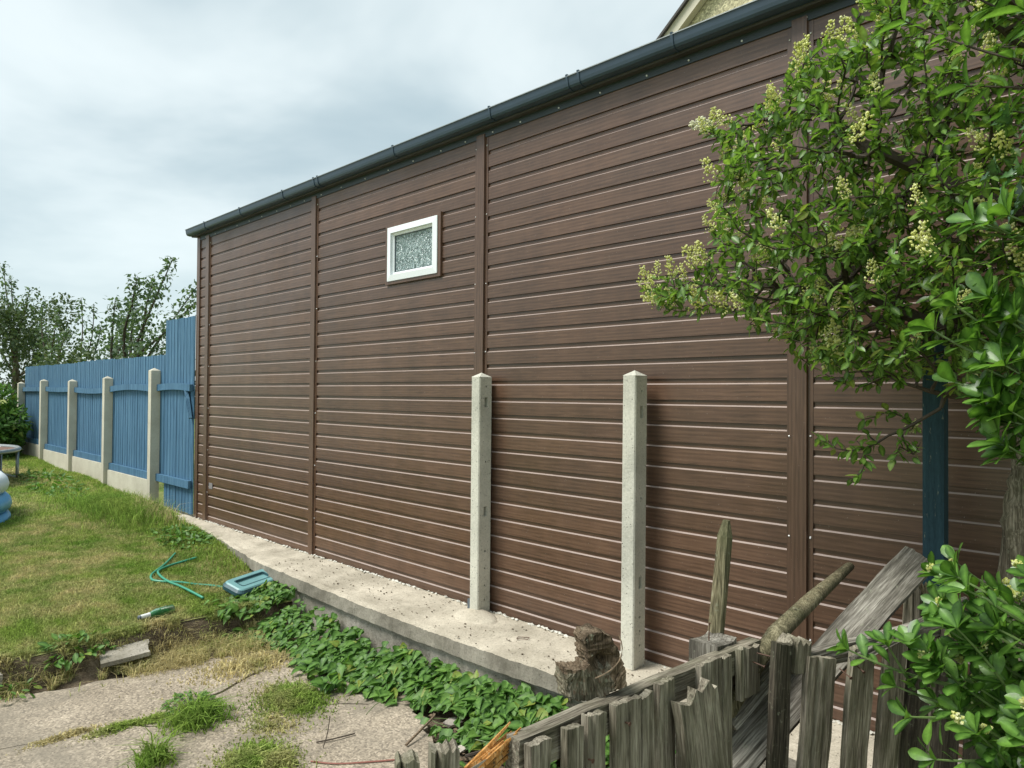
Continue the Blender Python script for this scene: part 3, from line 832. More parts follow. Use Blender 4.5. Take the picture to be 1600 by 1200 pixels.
# nails
mb = MB()
for a, d, l in (((-.985, 2.19, .712), (1, .05, .0), .05), ((-.985, 2.16, .692), (1, -.1, -.1), .04), ((-1.10, 2.085, .75), (0, .05, 1), .055), ((-.78, 2.345, .675), (.8, -.5, -.2), .05), ((-.755, 2.39, .69), (.8, -.5, -.25), .05), ((-.99, 1.45, .735), (1, 0, 0), .012), ((-.99, 1.30, .70), (1, 0, 0), .012)):
    a = Vector(a); d = Vector(d).normalized()
    mb.tube([a, a + d * l], .0022, 6); mb.tube([a + d * l, a + d * (l + .002)], .0055, 6)
mb.build('nails', 'rust', pf)['kind'] = 'stuff'

def loose(name, label, cat, loc):
    return thing(name, loc, label, cat)
# broken end of the rail, split orange, and the low post stubs by the yard
rt = loose('broken_rail', 'snapped fence rail with a fresh orange split end lying below the first picket', 'rail', (-1.05, 1.05, .75))
place_board('shaft', 'grey_wood', (-1.11, .70, .690), (-1.055, 1.045, .748), .05, .035, (.8, -.3, .5), rt, ragged=.03)
mb = MB()
for k in range(34):
    o = Vector((random.uniform(-.012, .012), random.uniform(-.01, .01), random.uniform(-.022, .022)))
    a = Vector((-1.07, 1.0, .742)) + o; l = random.uniform(.07, .16)
    b = a + Vector((.014, .8, .25)).normalized() * l + Vector((random.uniform(-.008, .008), 0, random.uniform(-.012, .012)))
    mb.tube([a, (a + b) / 2 + Vector((0, 0, random.uniform(-.004, .004))), b], [.007, .006, .002], 4)
mb.build('splinters', 'orange_wood', rt)['kind'] = 'stuff'
for nm, a, b, w, lb in (('picket_stub', (-1.075, .80, GB), (-1.085, .845, .845), .045, 'left of the two grey wooden stubs at the bottom edge, by the yard'),
                        ('picket_stub', (-1.02, .86, GB), (-1.035, .895, .865), .055, 'right and taller of the two grey wooden stubs at the bottom edge, by the yard')):
    o = place_board(nm, 'grey_wood', a, b, w, .045, (.8, -.5, .1), None, ragged=.012, cracks=(2,))
    tag(o, lb, 'wooden stub', 'wooden stubs by the yard')
o = place_board('leaning_board', 'grey_wood', (-.955, 1.93, -.2), (-.958, 1.735, .752), .185, .030, (1, -.12, .1), None, nx=9, nz=16, ragged=.045, cracks=(3, 6), wob=.012)
tag(o, 'wide crumbling grey board with a ragged rotten top leaning against the pickets', 'board')
o = MB().tube([(-1.145, 2.17, GB), (-1.138, 2.19, .2), (-1.125, 2.18, .74), (-1.108, 2.21, 1.07), (-1.104, 2.215, 1.125)], [.030, .030, .0285, .026, .012], 7, jitter=.05).build('upright_stake', 'green_wood', loc=(0, 0, 0))
tag(o, 'upright mossy stake with a sloping cut top standing behind the fence post', 'stake')
rt = loose('leaning_pole', 'thin mossy pole with a kinked end leaning over the broken fence', 'pole', (-.95, 2.15, .3))
MB().tube([(-1.08, 2.03, .42), (-1.04, 2.14, .56), (-1.002, 2.25, .675), (-.986, 2.34, .735), (-.966, 2.62, .800), (-.935, 2.927, .872)], [.024, .026, .030, .029, .026, .018], 11, jitter=.16).build('shaft', 'green_wood', rt, True)
MB().tube([(-.97, 2.52, .765), (-.985, 2.40, .70), (-1.0, 2.3, .63)], [.006, .010, .012], 5).build('splinter', 'dark_wood', rt)
o = place_board('leaning_plank', 'silver_wood', (-1.03, 2.06, .36), (-.708, 3.018, .939), .118, .034, (.30, -.60, .72), None, nx=8, nz=18, ragged=.012, wob=.004, cracks=())
tag(o, 'thick silvered plank with a sawn end leaning up towards the blue post', 'plank')
for k, (a, b, w, mt, lb) in enumerate((((-1.10, 2.06, .28), (-.93, 2.55, .56), .13, 'dark_wood', 'dark damp plank lying aslant behind the broken pickets'),
                                       ((-1.04, 2.10, .50), (-.98, 2.32, .63), .06, 'silver_wood', 'short pale offcut wedged between the broken pickets'))):
    o = place_board('fallen_plank', mt, a, b, w, .03, (.75, -.45, .5), None, nx=6, nz=8, ragged=.02)
    tag(o, lb, 'plank')
o = place_board('fallen_rail', 'silver_wood', (-.745, 2.36, .705), (-.56, 3.02, .80), .026, .02, (.75, -.5, .4), None, nz=10, wob=.006)
tag(o, 'thin grey strip of wood lying across the tops of the right hand pickets', 'strip')
# hollow rotten log perched on the rail: L-shaped lump with a bite out of it
def log_piece():
    import bmesh
    bm = bmesh.new()
    out_ = [(-.088, 0), (-.03, -.012), (.03, -.004), (.092, .008), (.088, .05), (.078, .10), (.052, .150), (.020, .168), (-.018, .165), (-.035, .150), (-.022, .128), (-.026, .100), (-.020, .085), (-.036, .072), (-.060, .074), (-.095, .082), (-.096, .04)]
    pts = []
    for a, b in zip(out_, out_[1:] + out_[:1]):
        for t in (0, .5): pts.append((a[0] + (b[0] - a[0]) * t, a[1] + (b[1] - a[1]) * t))
    fr = [bm.verts.new((x, 0, z)) for x, z in pts]
    f = bm.faces.new(fr)
    ex = bmesh.ops.extrude_face_region(bm, geom=[f])
    for g in ex['geom']:
        if isinstance(g, bmesh.types.BMVert): g.co.y += .085
    bmesh.ops.triangulate(bm, faces=list(bm.faces))
    bmesh.ops.subdivide_edges(bm, edges=list(bm.edges), cuts=4, use_grid_fill=True)
    bmesh.ops.recalc_face_normals(bm, faces=list(bm.faces)); bm.normal_update()
    for v in bm.verts:
        q = v.co * 38
        d = .006 * mnoise.fractal(q, 1, 2, 4) + .005 * mnoise.fractal(v.co * 130, 1, 2, 3)
        hole = max(0, 1 - (Vector((v.co.x - .022, v.co.z - .088)).length / .034))
        v.co += v.normal * d
        if v.co.y < .03: v.co.y += hole * .05
    me = bpy.data.meshes.new('rotten_log'); bm.to_mesh(me); bm.free()
    me.materials.append(MS['rotten_wood']); me.materials.append(MS['bark'])
    for p in me.polygons:
        if p.center.z < .07 and p.center.x < .05 and random.random() < .93: p.material_index = 1
    return me
lg = thing('rotten_log', (-1.075, 1.44, .775), 'hollow rotten chunk of log perched on the picket fence rail', 'log')
lb_ = bpy.data.objects.new('wood', log_piece()); COL.objects.link(lb_); lb_.parent = lg
lg.rotation_euler = (math.radians(-4), math.radians(-3), math.radians(62))
lb_.location = (0, -.02, .012); lb_.scale = (.88, .9, .92)
MB().tube(bez((.055, -.028, .14), (.075, -.05, .07), (-.02, -.03, .045), 8), .0016, 5).build('root_fibre', 'chip', lg, loc=lg.location)
bpy.data.objects['root_fibre'].location = (0, -.02, .02)

# ------------------------------------------------------------------ things on the lawn and in the yard
rt = thing('garden_hose', (-6.3, 2.4, float(lawn_z(-6.3, 2.4))), 'loose loop of thin green hose lying on the lawn', 'hose')
def on_lawn(pts, h=.014):
    return [(x, y, float(lawn_z(x, y)) + h + dz) for x, y, dz in pts]
def smooth_path(pts, n=6):
    P = [Vector(p) for p in pts]; o = []
    for i in range(len(P) - 1):
        p0, p1, p2, p3 = P[max(i - 1, 0)], P[i], P[i + 1], P[min(i + 2, len(P) - 1)]
        for k in range(n):
            t = k / n
            o.append(.5 * ((2 * p1) + (p2 - p0) * t + (2 * p0 - 5 * p1 + 4 * p2 - p3) * t * t + (3 * p1 - p0 - 3 * p2 + p3) * t ** 3))
    o.append(P[-1]); return o
h1 = on_lawn([(-7.15, 2.66, .02), (-6.95, 2.53, .02), (-6.80, 2.42, .015), (-6.60, 2.26, .01), (-6.43, 2.20, .01), (-6.33, 2.24, .01), (-6.24, 2.35, .01), (-6.14, 2.46, .0), (-6.05, 2.56, .0), (-5.92, 2.69, -.005)])
h2 = on_lawn([(-6.86, 2.75, .02), (-6.82, 2.62, .02), (-6.76, 2.47, .02), (-6.62, 2.32, .025), (-6.42, 2.27, .03), (-6.25, 2.28, .02), (-6.10, 2.31, .02), (-5.92, 2.34, .02), (-5.76, 2.37, .015)])
MB().tube(smooth_path(h1), .0105, 7).build('hose_length', 'hose', rt, True)
MB().tube(smooth_path(h2), .0105, 7).build('hose_length', 'hose', rt, True)

# teal lid lying on the lawn
def rrect(lx, ly, r, n=5):
    p = []
    for cx, cy, a0 in ((lx - r, ly - r, 0), (-lx + r, ly - r, 90), (-lx + r, -ly + r, 180), (lx - r, -ly + r, 270)):
        for k in range(n + 1):
            a = math.radians(a0 + 90 * k / n); p.append((cx + r * math.cos(a), cy + r * math.sin(a)))
    return p
lid = thing('tray_lid', (-5.83, 2.82, float(lawn_z(-5.83, 2.82)) + .05), 'teal plastic tray lid with a recessed panel lying on the grass by the low wall', 'tray')
def ringstack(levels):
    vs, fs = [], []; n = len(levels[0][0])
    for poly, z in levels: vs += [(x, y, z) for x, y in poly]
    for i in range(len(levels) - 1):
        for j in range(n):
            fs.append((i * n + j, i * n + (j + 1) % n, (i + 1) * n + (j + 1) % n, (i + 1) * n + j))
    return vs, fs, n
L0 = [(rrect(.235, .130, .06), 0), (rrect(.235, .130, .06), .03), (rrect(.215, .112, .05), .052)]
v, f, n = ringstack(L0); o = mesh_obj('rim', v, f + [tuple(range(n - 1, -1, -1))], 'teal_dark', lid, loc=lid.location)
L1 = [(rrect(.218, .115, .05), .050), (rrect(.205, .105, .045), .058), (rrect(.155, .060, .02), .058), (rrect(.150, .055, .018), .040)]
v, f, n = ringstack(L1); o = mesh_obj('top_panel', v, f + [tuple(range(3 * n, 4 * n))], 'teal_plastic', lid, loc=lid.location)
v, f, n = ringstack([(rrect(.158, .063, .02), .0585), (rrect(.158, .063, .02), .060), (rrect(.149, .054, .018), .060), (rrect(.148, .053, .018), .044)])
mesh_obj('groove', v, f, 'teal_dark', lid, loc=lid.location)
lid.rotation_euler = (math.radians(13), math.radians(-3), math.radians(104))

bt = thing('green_bottle', (-5.63, 2.085, float(lawn_z(-5.63, 2)) + .036), 'empty green glass bottle lying on its side on the lawn edge', 'bottle')
def lathe(prof, k=14):
    vs, fs = [], []
    for x, r in prof:
        for j in range(k):
            a = 2 * math.pi * j / k; vs.append((x, r * math.cos(a), r * math.sin(a)))
    for i in range(len(prof) - 1):
        for j in range(k): fs.append((i * k + j, (i + 1) * k + j, (i + 1) * k + (j + 1) % k, i * k + (j + 1) % k))
    return vs, fs
v, f = lathe([(0, .001), (0, .03), (.006, .034), (.135, .034), (.165, .026), (.185, .018), (.262, .0145), (.262, .001)])
mesh_obj('glass_body', v, f, 'bottle', bt, True, loc=bt.location)
v, f = lathe([(.185, .0195), (.2, .0178), (.255, .016)]); mesh_obj('neck_foil', v, f, 'label', bt, True, loc=bt.location)
v, f = lathe([(.254, .0165), (.268, .0165), (.268, .001)]); mesh_obj('bottle_cap', v, f, 'grey_plastic', bt, True, loc=bt.location)
v, f = lathe([(.05, .0348), (.085, .0348)], 40); f = [q for q in f if 4 <= (q[0] % 40) <= 13]
mesh_obj('paper_label', v, f, 'label', bt, True, loc=bt.location)
bt.rotation_euler = (math.radians(60), 0, math.radians(280))

# edging of the lawn
ed = thing('lawn_edging', (-5.45, 1.7, -.38), 'broken concrete edging along the near side of the lawn', 'edging')
y = -1.5
while y < 2.62:
    l = random.uniform(.22, .62)
    mb = MB(); dz = random.uniform(-.02, .01); dxx = random.uniform(-.02, .02)
    if random.random() < .55:
        V, F = board_mesh(.075, .10, l - .02, 4, 5, .02, .008)
        mesh_obj('edging_stone', V, F, 'footing', ed, loc=(-5.425 + dxx, y, -.276 + dz), rot=(math.radians(-90), 0, random.uniform(-.03, .03)))
    y += l
V, F = board_mesh(.20, .03, .32, 5, 5, .03, .008)
o = mesh_obj('broken_slab', V, F, 'footing', None, loc=(-5.34, 1.50, -.30), rot=(math.radians(-84), .1, math.radians(-12)))
tag(o, 'flat broken piece of concrete lying in the weeds below the lawn edging', 'slab')

# eroded earth bank between lawn and yard
V, F = [], []
ys_ = np.linspace(-14, 3.3, 260)
for y in ys_:
    for j in range(5):
        t = j / 4
        x = -5.475 + .14 * t + .035 * fbm(y, j * .3, 4, 2.5) * (t > 0)
        z = float(lawn_z(-5.47, y)) + .004 - (.175 * t ** 1.4) + .012 * fbm(x * 3, y, 6, 6)
        V.append((x, y, z))
for i in range(len(ys_) - 1):
    for j in range(4):
        F.append((i * 5 + j, i * 5 + j + 1, (i + 1) * 5 + j + 1, (i + 1) * 5 + j))
structure(mesh_obj('earth_bank', V, F, 'soil', smooth=True))

# inflatable pool at the left edge
pc = (-10.32, .53)
pl_ = thing('paddling_pool', (pc[0], pc[1], 0), 'round inflatable pool with blue side tubes and a white top at the left edge', 'pool')
def torus(R, r, z, k=48, m=12, squash=1.0, wav=0.0):
    vs, fs = [], []
    for i in range(k):
        a = 2 * math.pi * i / k
        for j in range(m):
            b = 2 * math.pi * j / m
            rr_ = R + r * math.cos(b) + wav * math.sin(a * 16)
            vs.append((pc[0] + rr_ * math.cos(a), pc[1] + rr_ * math.sin(a), z + r * squash * math.sin(b)))
    for i in range(k):
        for j in range(m):
            fs.append((i * m + j, ((i + 1) % k) * m + j, ((i + 1) % k) * m + (j + 1) % m, i * m + (j + 1) % m))
    return vs, fs
for z, r, mt, nm in ((.02, .12, 'pool_blue', 'side_tube'), (.225, .115, 'pool_blue', 'side_tube'), (.45, .135, 'pool_white', 'top_tube')):
    v, f = torus(1.24 if mt == 'pool_blue' else 1.19, r, z, wav=.006); mesh_obj(nm, v, f, mt, pl_, True)
mb = MB(); mb.v = []; 
vs = [(pc[0], pc[1], .40)] + [(pc[0] + 1.22 * math.cos(2 * math.pi * i / 40), pc[1] + 1.22 * math.sin(2 * math.pi * i / 40), .40) for i in range(40)]
mb.add(vs, [(0, i + 1, (i + 1) % 40 + 1) for i in range(40)]).build('cover', 'pool_white', pl_)

# trampoline
tcx, tcy = -13.54, 1.34
zt0 = float(lawn_z(tcx, tcy)); zr = zt0 + .50
tr_ = thing('trampoline', (tcx, tcy, zt0), 'small round steel framed trampoline littered with brown leaves at the far left', 'trampoline')
def ring_pts(R, z, n=48): return [(tcx + R * math.cos(2 * math.pi * i / n), tcy + R * math.sin(2 * math.pi * i / n), z) for i in range(n + 1)]
MB().tube(ring_pts(1.22, zr), .034, 8, False).build('frame_ring', 'steel', tr_, True)
mb = MB(); mb.add([(tcx, tcy, zr - .05)] + ring_pts(.80, zr - .02, 40)[:-1], [(0, i + 1, (i + 1) % 40 + 1) for i in range(40)]).build('mat', 'mat_grey', tr_)
a_, b_ = ring_pts(.80, zr - .019, 40)[:-1], ring_pts(1.19, zr - .005, 40)[:-1]
mb = MB(); mb.add(a_ + b_, [(i, (i + 1) % 40, 40 + (i + 1) % 40, 40 + i) for i in range(40)]).build('edge_pad', 'mat_red', tr_)
for k in range(4):
    a = math.radians(8 + 90 * k); da = .30
    p = lambda t, z, R=1.20: (tcx + R * math.cos(a + t), tcy + R * math.sin(a + t), z)
    MB().tube([p(-da, zr), p(-da, zt0 + .10), p(-da * .8, zt0 + .035), p(da * .8, zt0 + .035), p(da, zt0 + .10), p(da, zr)], .024, 7).build('leg', 'steel', tr_, True)

# debris
o = MB().tube([(-3.545, 2.735, -.352), (-3.31, 2.765, -.345)], .008, 5).build('white_stick', 'upvc')
tag(o, 'thin white plastic stick lying at the edge of the ivy', 'stick')
o = MB().add([(-2.90, 2.70, -.37), (-2.80, 2.78, -.35), (-2.74, 2.80, -.30), (-2.86, 2.76, -.325), (-2.90, 2.70, -.378), (-2.80, 2.78, -.358), (-2.74, 2.80, -.308), (-2.86, 2.76, -.333)],
             [(0, 1, 2, 3), (7, 6, 5, 4), (0, 4, 5, 1), (1, 5, 6, 2), (2, 6, 7, 3), (3, 7, 4, 0)]).build('plastic_shard', 'shard_green')
tag(o, 'broken pale green plastic shard lying on the soil below the ivy', 'shard')
for c, r, lb in (((-3.05, 2.70, -.368), .045, 'largest pale broken stone lying by the ivy edge'), ((-2.80, 2.545, -.375), .03, 'small pale stone lying alone on bare soil near the twig'), ((-2.60, 2.50, -.372), .036, 'pale stone at the bottom edge beside the broken rail')):
    tag(MB().lump(c, r, .35, (1.3, 1, .6)).build('stone', 'stone'), lb, 'stone', 'stones on the soil')
for pts, r, lb in ((smooth_path([(-3.02, 2.34, -.36), (-3.06, 2.48, -.335), (-3.12, 2.62, -.33), (-3.17, 2.66, -.345)], 4), .007, 'bent pale root rising from the soil at the yard edge'),
                   (smooth_path([(-2.72, 2.50, -.37), (-2.66, 2.62, -.355), (-2.63, 2.78, -.345)], 4), .009, 'dark twig lying on the soil towards the broken rail'),
                   (smooth_path([(-3.40, 2.02, -.365), (-3.36, 2.10, -.36), (-3.33, 2.22, -.362)], 3), .004, 'short dark twig lying on the concrete near the soil'),
                   (smooth_path([(-3.33, 2.02, -.37), (-3.335, 2.05, -.30), (-3.345, 2.07, -.22)], 4), .0028, 'thin dark stem rising from the yard at the bottom edge')):
    tag(MB().tube(pts, r, 5, jitter=.15).build('twig', 'chip' if r == .007 else 'twig', None), lb, 'twig')
o = MB().tube(smooth_path([(-3.25, 1.90, -.366), (-3.13, 1.98, -.364), (-3.02, 2.12, -.366), (-2.93, 2.24, -.365)]), .004, 5).build('red_cord', 'red_cord')
tag(o, 'faded red cord lying on the concrete at the bottom edge', 'cord')
o = MB().tube([(-3.00, 3.19, .008), (-2.94, 3.23, .008), (-2.955, 3.26, .008), (-3.015, 3.22, .008), (-3.00, 3.19, .008)], .0025, 5).build('wire_staple', 'rust')
tag(o, 'small bent wire staple lying on the pale top of the low wall', 'staple')
mb = MB()
for i in range(900):
    x, y = random.uniform(-3.3, -1.3), random.uniform(1.9, 2.95)
    if y < 2.35 + .5 * (-2.8 - x): continue
    mb.lump((x, y, -.395 + .02 * random.random()), random.uniform(.004, .014), .5, (1.5, 1.2, .5))
tag(mb.build('wood_chips', 'chip'), 'scattered wood chips and grit on the bare soil below the ivy', kind='stuff')
mb = MB()
for i in range(260):
    x = random.uniform(-6, -1.2); y = random.uniform(edge(x) + .02, 3.45)
    mb.lump((x, y, .004), random.uniform(.002, .007), .5, (1.3, 1, .6))
tag(mb.build('grit', 'soil'), 'dark crumbs of soil scattered on the pale low wall top', kind='stuff')

# ------------------------------------------------------------------ leaves
def leaf_mesh(prof, fold=.25, curl=.15):
    """prof: (t along, half width); unit length; returns verts, faces, vein flag"""
    V, F, vein = [], [], []
    for t, w in prof:
        zc = -curl * t * t
        V += [(-w, t, zc + w * fold), (-w * .12, t, zc), (w * .12, t, zc), (w, t, zc + w * fold)]
        vein += [0, 1, 1, 0]
    for i in range(len(prof) - 1):
        a, b = 4 * i, 4 * i + 4
        F += [(a, a + 1, b + 1, b), (a + 1, a + 2, b + 2, b + 1), (a + 2, a + 3, b + 3, b + 2)]
    return np.array(V), np.array(F), np.array(vein, float)
LEAF = {
    'oval': leaf_mesh([(0, .01), (.15, .13), (.4, .235), (.65, .225), (.87, .12), (1, .005)]),
    'obovate': leaf_mesh([(0, .015), (.12, .06), (.3, .14), (.5, .21), (.7, .24), (.86, .18), (.96, .08), (1, .01)], .2, .16),
    'lance': leaf_mesh([(0, .01), (.15, .09), (.4, .16), (.65, .14), (.87, .06), (1, .003)], .3, .35),
    'heart': leaf_mesh([(-.16, .18), (-.02, .40), (.16, .42), (.42, .30), (.72, .15), (1, .005)], .18, .2),
    'holly': leaf_mesh([(0, .02), (.10, .22), (.2, .13), (.32, .33), (.43, .17), (.55, .33), (.66, .15), (.77, .24), (.87, .08), (1, .003)], .5, .25),
    'simple': (np.array([(0, 0, 0), (-.3, .5, .06), (0, 1, 0), (.3, .5, .06)], float), np.array([(0, 1, 2, 3)]), np.zeros(4)),
}
def basis(d, up, s):
    d = d / (np.linalg.norm(d) + 1e-9)
    x = np.cross(d, up); n = np.linalg.norm(x)
    x = np.array([1., 0, 0]) if n < 1e-4 else x / n
    z = np.cross(x, d)
    return np.stack([x, d, z], 1) * s
FWD = np.array(f_); CP = np.array(EYE)
LEAFDATA = {}
def foliage(root, items, shape, mat, n_ind=300, name='leaf'):
    """items: list of (pos, dir, up, size). The n_ind that show largest become parts; the rest one joined part"""
    V, F, vein = LEAF[shape]
    P = np.array([i[0] for i in items], float); S = np.array([i[3] for i in items], float)
    B = np.array([basis(np.asarray(i[1], float), np.asarray(i[2], float), i[3]) for i in items])
    rel = P - CP; depth = rel @ FWD
    xs_ = (rel @ np.array(rr)) / np.maximum(depth, .01); ys_ = (rel @ np.array(uu)) / np.maximum(depth, .01)
    vis = (depth > .3) & (np.abs(xs_) < .76) & (np.abs(ys_) < .57)
    score = np.where(vis, S / np.maximum(depth, .2), -1)
    order = np.argsort(-score)
    ind = [k for k in order[:n_ind] if score[k] > 0] if n_ind else []
    rest = np.setdiff1d(np.arange(len(items)), ind)
    base = org(root)
    if len(ind):
        key = (shape, mat)
        if key not in LEAFDATA:
            me = bpy.data.meshes.new(name)
            me.from_pydata([tuple(v) for v in V], [], [tuple(int(i) for i in f) for f in F]); me.materials.append(MS[mat])
            me.polygons.foreach_set('use_smooth', [True] * len(me.polygons))
            a = me.attributes.new('vein', 'FLOAT', 'POINT'); a.data.foreach_set('value', vein.astype(np.float32))
            LEAFDATA[key] = me
        for k in ind:
            o = bpy.data.objects.new(name, LEAFDATA[key]); COL.objects.link(o); o.parent = root
            b = B[k]; p = P[k] - np.array(base)
            o.matrix_local = Matrix(((b[0, 0], b[0, 1], b[0, 2], p[0]), (b[1, 0], b[1, 1], b[1, 2], p[1]), (b[2, 0], b[2, 1], b[2, 2], p[2]), (0, 0, 0, 1)))
    if len(rest):
        VV = np.einsum('kij,vj->kvi', B[rest], V) + P[rest][:, None, :]
        FF = F[None] + (np.arange(len(rest)) * len(V))[:, None, None]
        tint = np.repeat(RNG.random(len(rest)), len(V)); vv = np.tile(vein, len(rest))
        o = np_mesh('foliage', VV.reshape(-1, 3), FF.reshape(-1, F.shape[1]), mat, root, {'tint': tint, 'vein': vv}, smooth=True)
        if len(rest) > 1: o['kind'] = 'stuff'
def rv(s=1.0): return RNG.normal(size=3) * s
def floret_mesh(name, n, length, rad, size, mat):
    """one loose panicle of tiny florets along +y"""
    oc = np.array([(1, 0, 0), (0, 1, 0), (-1, 0, 0), (0, -1, 0), (0, 0, 1), (0, 0, -1)], float)
    of = np.array([(0, 1, 4), (1, 2, 4), (2, 3, 4), (3, 0, 4), (1, 0, 5), (2, 1, 5), (3, 2, 5), (0, 3, 5)])
    V, F, T = [], [], []
    for i in range(n):
        t = (int(RNG.random() ** .9 * 7) + RNG.random() * .35) / 7
        a = int(t * 7) * 1.9 + int(RNG.random() * 4) * 1.57 + RNG.normal() * .16; r = rad * (1 - .72 * t) * (.12 + .88 * RNG.random())
        c = np.array([math.cos(a) * r, t * length + r * .5, math.sin(a) * r])
        F.append(of + 6 * len(T)); T.append(RNG.random())
        V.append(oc * size * RNG.uniform(.6, 1.25) * np.array([1, 1.3, 1]) + c)
    me = bpy.data.meshes.new(name)
    me.from_pydata(np.concatenate(V).tolist(), [], np.concatenate(F).tolist()); me.materials.append(MS[mat])
    a = me.attributes.new('tint', 'FLOAT', 'POINT'); a.data.foreach_set('value', np.repeat(np.array(T) * .9, 6).astype(np.float32))
    return me
def put(me, name, root, pos, d, up, s):
    o = bpy.data.objects.new(name, me); COL.objects.link(o); o.parent = root
    b = basis(np.asarray(d, float), np.asarray(up, float), s); p = np.asarray(pos) - np.array(org(root))
    o.matrix_local = Matrix(((b[0, 0], b[0, 1], b[0, 2], p[0]), (b[1, 0], b[1, 1], b[1, 2], p[1]), (b[2, 0], b[2, 1], b[2, 2], p[2]), (0, 0, 0, 1)))
    return o

# ---- privet: crown grown by space colonisation inside an uneven envelope
def colonise(seed_paths, attract, step=.05, infl=.6, kill=.058, iters=150):
    nodes, parent = [], []
    for path in seed_paths:
        prev = -1 if not nodes else path[0]
        for p in path[1]:
            nodes.append(np.array(p, float)); parent.append(prev); prev = len(nodes) - 1
    A = np.array(attract, float); dm = np.full(len(A), 9e9); near = np.zeros(len(A), int); seen = 0
    for _ in range(iters):
        if not len(A): break
        Np = np.array(nodes)
        fresh = Np[seen:]
        if len(fresh):
            D = np.linalg.norm(A[:, None, :] - fresh[None], axis=2)
            k = D.argmin(1); d_ = D[np.arange(len(A)), k]
            up = d_ < dm
            dm = np.where(up, d_, dm); near = np.where(up, k + seen, near)
            seen = len(Np)
            keep = dm > kill
            A, dm, near = A[keep], dm[keep], near[keep]
        ok = dm < infl
        if not ok.any(): break
        new = {}
        for a, n_ in zip(A[ok], near[ok]):
            d = a - Np[n_]; new.setdefault(n_, []).append(d / (np.linalg.norm(d) + 1e-9))
        for n_, ds in new.items():
            d = np.sum(ds, 0); d = d / (np.linalg.norm(d) + 1e-9) + RNG.normal(size=3) * .12
            nodes.append(Np[n_] + d / np.linalg.norm(d) * step); parent.append(n_)
    return np.array(nodes), np.array(parent)
def inside(poly, x, z):
    c = False; n = len(poly)
    for i in range(n):
        a, b = poly[i], poly[(i + 1) % n]
        if (a[1] > z) != (b[1] > z) and x < (b[0] - a[0]) * (z - a[1]) / (b[1] - a[1]) + a[0]: c = not c
    return c
def edge_dist(poly, x, z):
    m = 9
    for i in range(len(poly)):
        ax, az = poly[i]; bx, bz = poly[(i + 1) % len(poly)]
        t = max(0, min(1, ((x - ax) * (bx - ax) + (z - az) * (bz - az)) / ((bx - ax) ** 2 + (bz - az) ** 2 + 1e-9)))
        m = min(m, math.hypot(x - ax - t * (bx - ax), z - az - t * (bz - az)))
    return m
env = [(-.80, 3.12), (-.87, 2.95), (-.96, 2.88), (-1.09, 2.90), (-1.13, 2.77), (-1.28, 2.75), (-1.36, 2.68), (-1.49, 2.78), (-1.50, 2.70), (-1.41, 2.56), (-1.45, 2.36), (-1.45, 2.16), (-1.60, 2.10), (-1.73, 2.09), (-1.80, 2.00), (-1.62, 1.90), (-1.41, 1.91), (-1.20, 1.79), (-1.05, 1.64), (-.89, 1.55), (-.66, 1.58), (-.3, 1.55), (.35, 1.7), (.5, 3.3), (-.3, 3.5)]
att = []
while len(att) < 5600:
    x, z = random.uniform(-1.85, .5), random.uniform(1.5, 3.5)
    if not inside(env, x, z): continue
    ed_ = edge_dist(env, x, z)
    if x < -.95 and ed_ > .22 and random.random() < .30: continue
    y = 2.80 + random.uniform(-1, 1) * .40 * min(1, math.sqrt(ed_ / .35)) - .02
    if y > 3.30: continue
    att.append((x, y, z))
for k in range(1500):
    x, z = random.uniform(-1.25, .1), random.uniform(1.58, 2.35)
    if x - z > -3.35 and inside(env, x, z) and edge_dist(env, x, z) > .05: att.append((x, random.uniform(2.45, 3.15), z))
for k in range(16): att.append((-.62 - .03 * k + random.uniform(-.02, .02), 2.82, 1.50 - .007 * k + random.uniform(-.05, .03)))
for k in range(14): att.append((-.60 - .022 * k + random.uniform(-.03, .03), 2.80 - .005 * k, 1.46 - .018 * k + random.uniform(-.04, .04)))
pv = thing('privet_bush', (-.45, 3.03, GB), 'large flowering privet with yellow cream panicles hanging over the brown cladding', 'privet')
trunk = [(-.43, 2.97, GB), (-.41, 2.99, .4), (-.395, 3.01, .917), (-.382, 3.02, 1.19), (-.350, 3.03, 1.394), (-.27, 2.97, 1.62)]
limb0 = [(-.22, 2.92, 1.80), (-.14, 2.88, 2.0), (-.12, 2.86, 2.3), (-.16, 2.84, 2.6)]
nodes, par = colonise([(None, trunk + limb0), (5, [(-.42, 2.95, 1.70), (-.58, 2.90, 1.78), (-.75, 2.86, 1.88), (-.92, 2.82, 1.98)]),
                       (7, [(-.30, 2.9, 2.12), (-.48, 2.86, 2.25), (-.66, 2.84, 2.38), (-.84, 2.80, 2.50)]), (5, [(-.40, 2.93, 1.60), (-.55, 2.85, 1.55)])], att)
nch = np.zeros(len(nodes), int)
weight = np.ones(len(nodes))
for i in range(len(nodes) - 1, 0, -1):
    if par[i] >= 0: weight[par[i]] += weight[i]; nch[par[i]] += 1
rad = np.clip(.0016 * weight ** .42, .0016, .03)
mb = MB()
for i in range(len(nodes)):
    if par[i] < 0 or i < len(trunk): continue
    mb.tube([nodes[par[i]], nodes[i]], [rad[par[i]] if par[i] >= len(trunk) else rad[i] * 1.2, rad[i]], 5 if weight[i] > 8 else 4, False)
mb.build('branches', 'twig', pv)
mb = MB(); mb.tube(smooth_path(trunk, 8), np.linspace(.075, .045, 8 * 5 + 1).tolist(), 14, True, .14).build('trunk', 'bark', pv, True)
items, tips = [], []
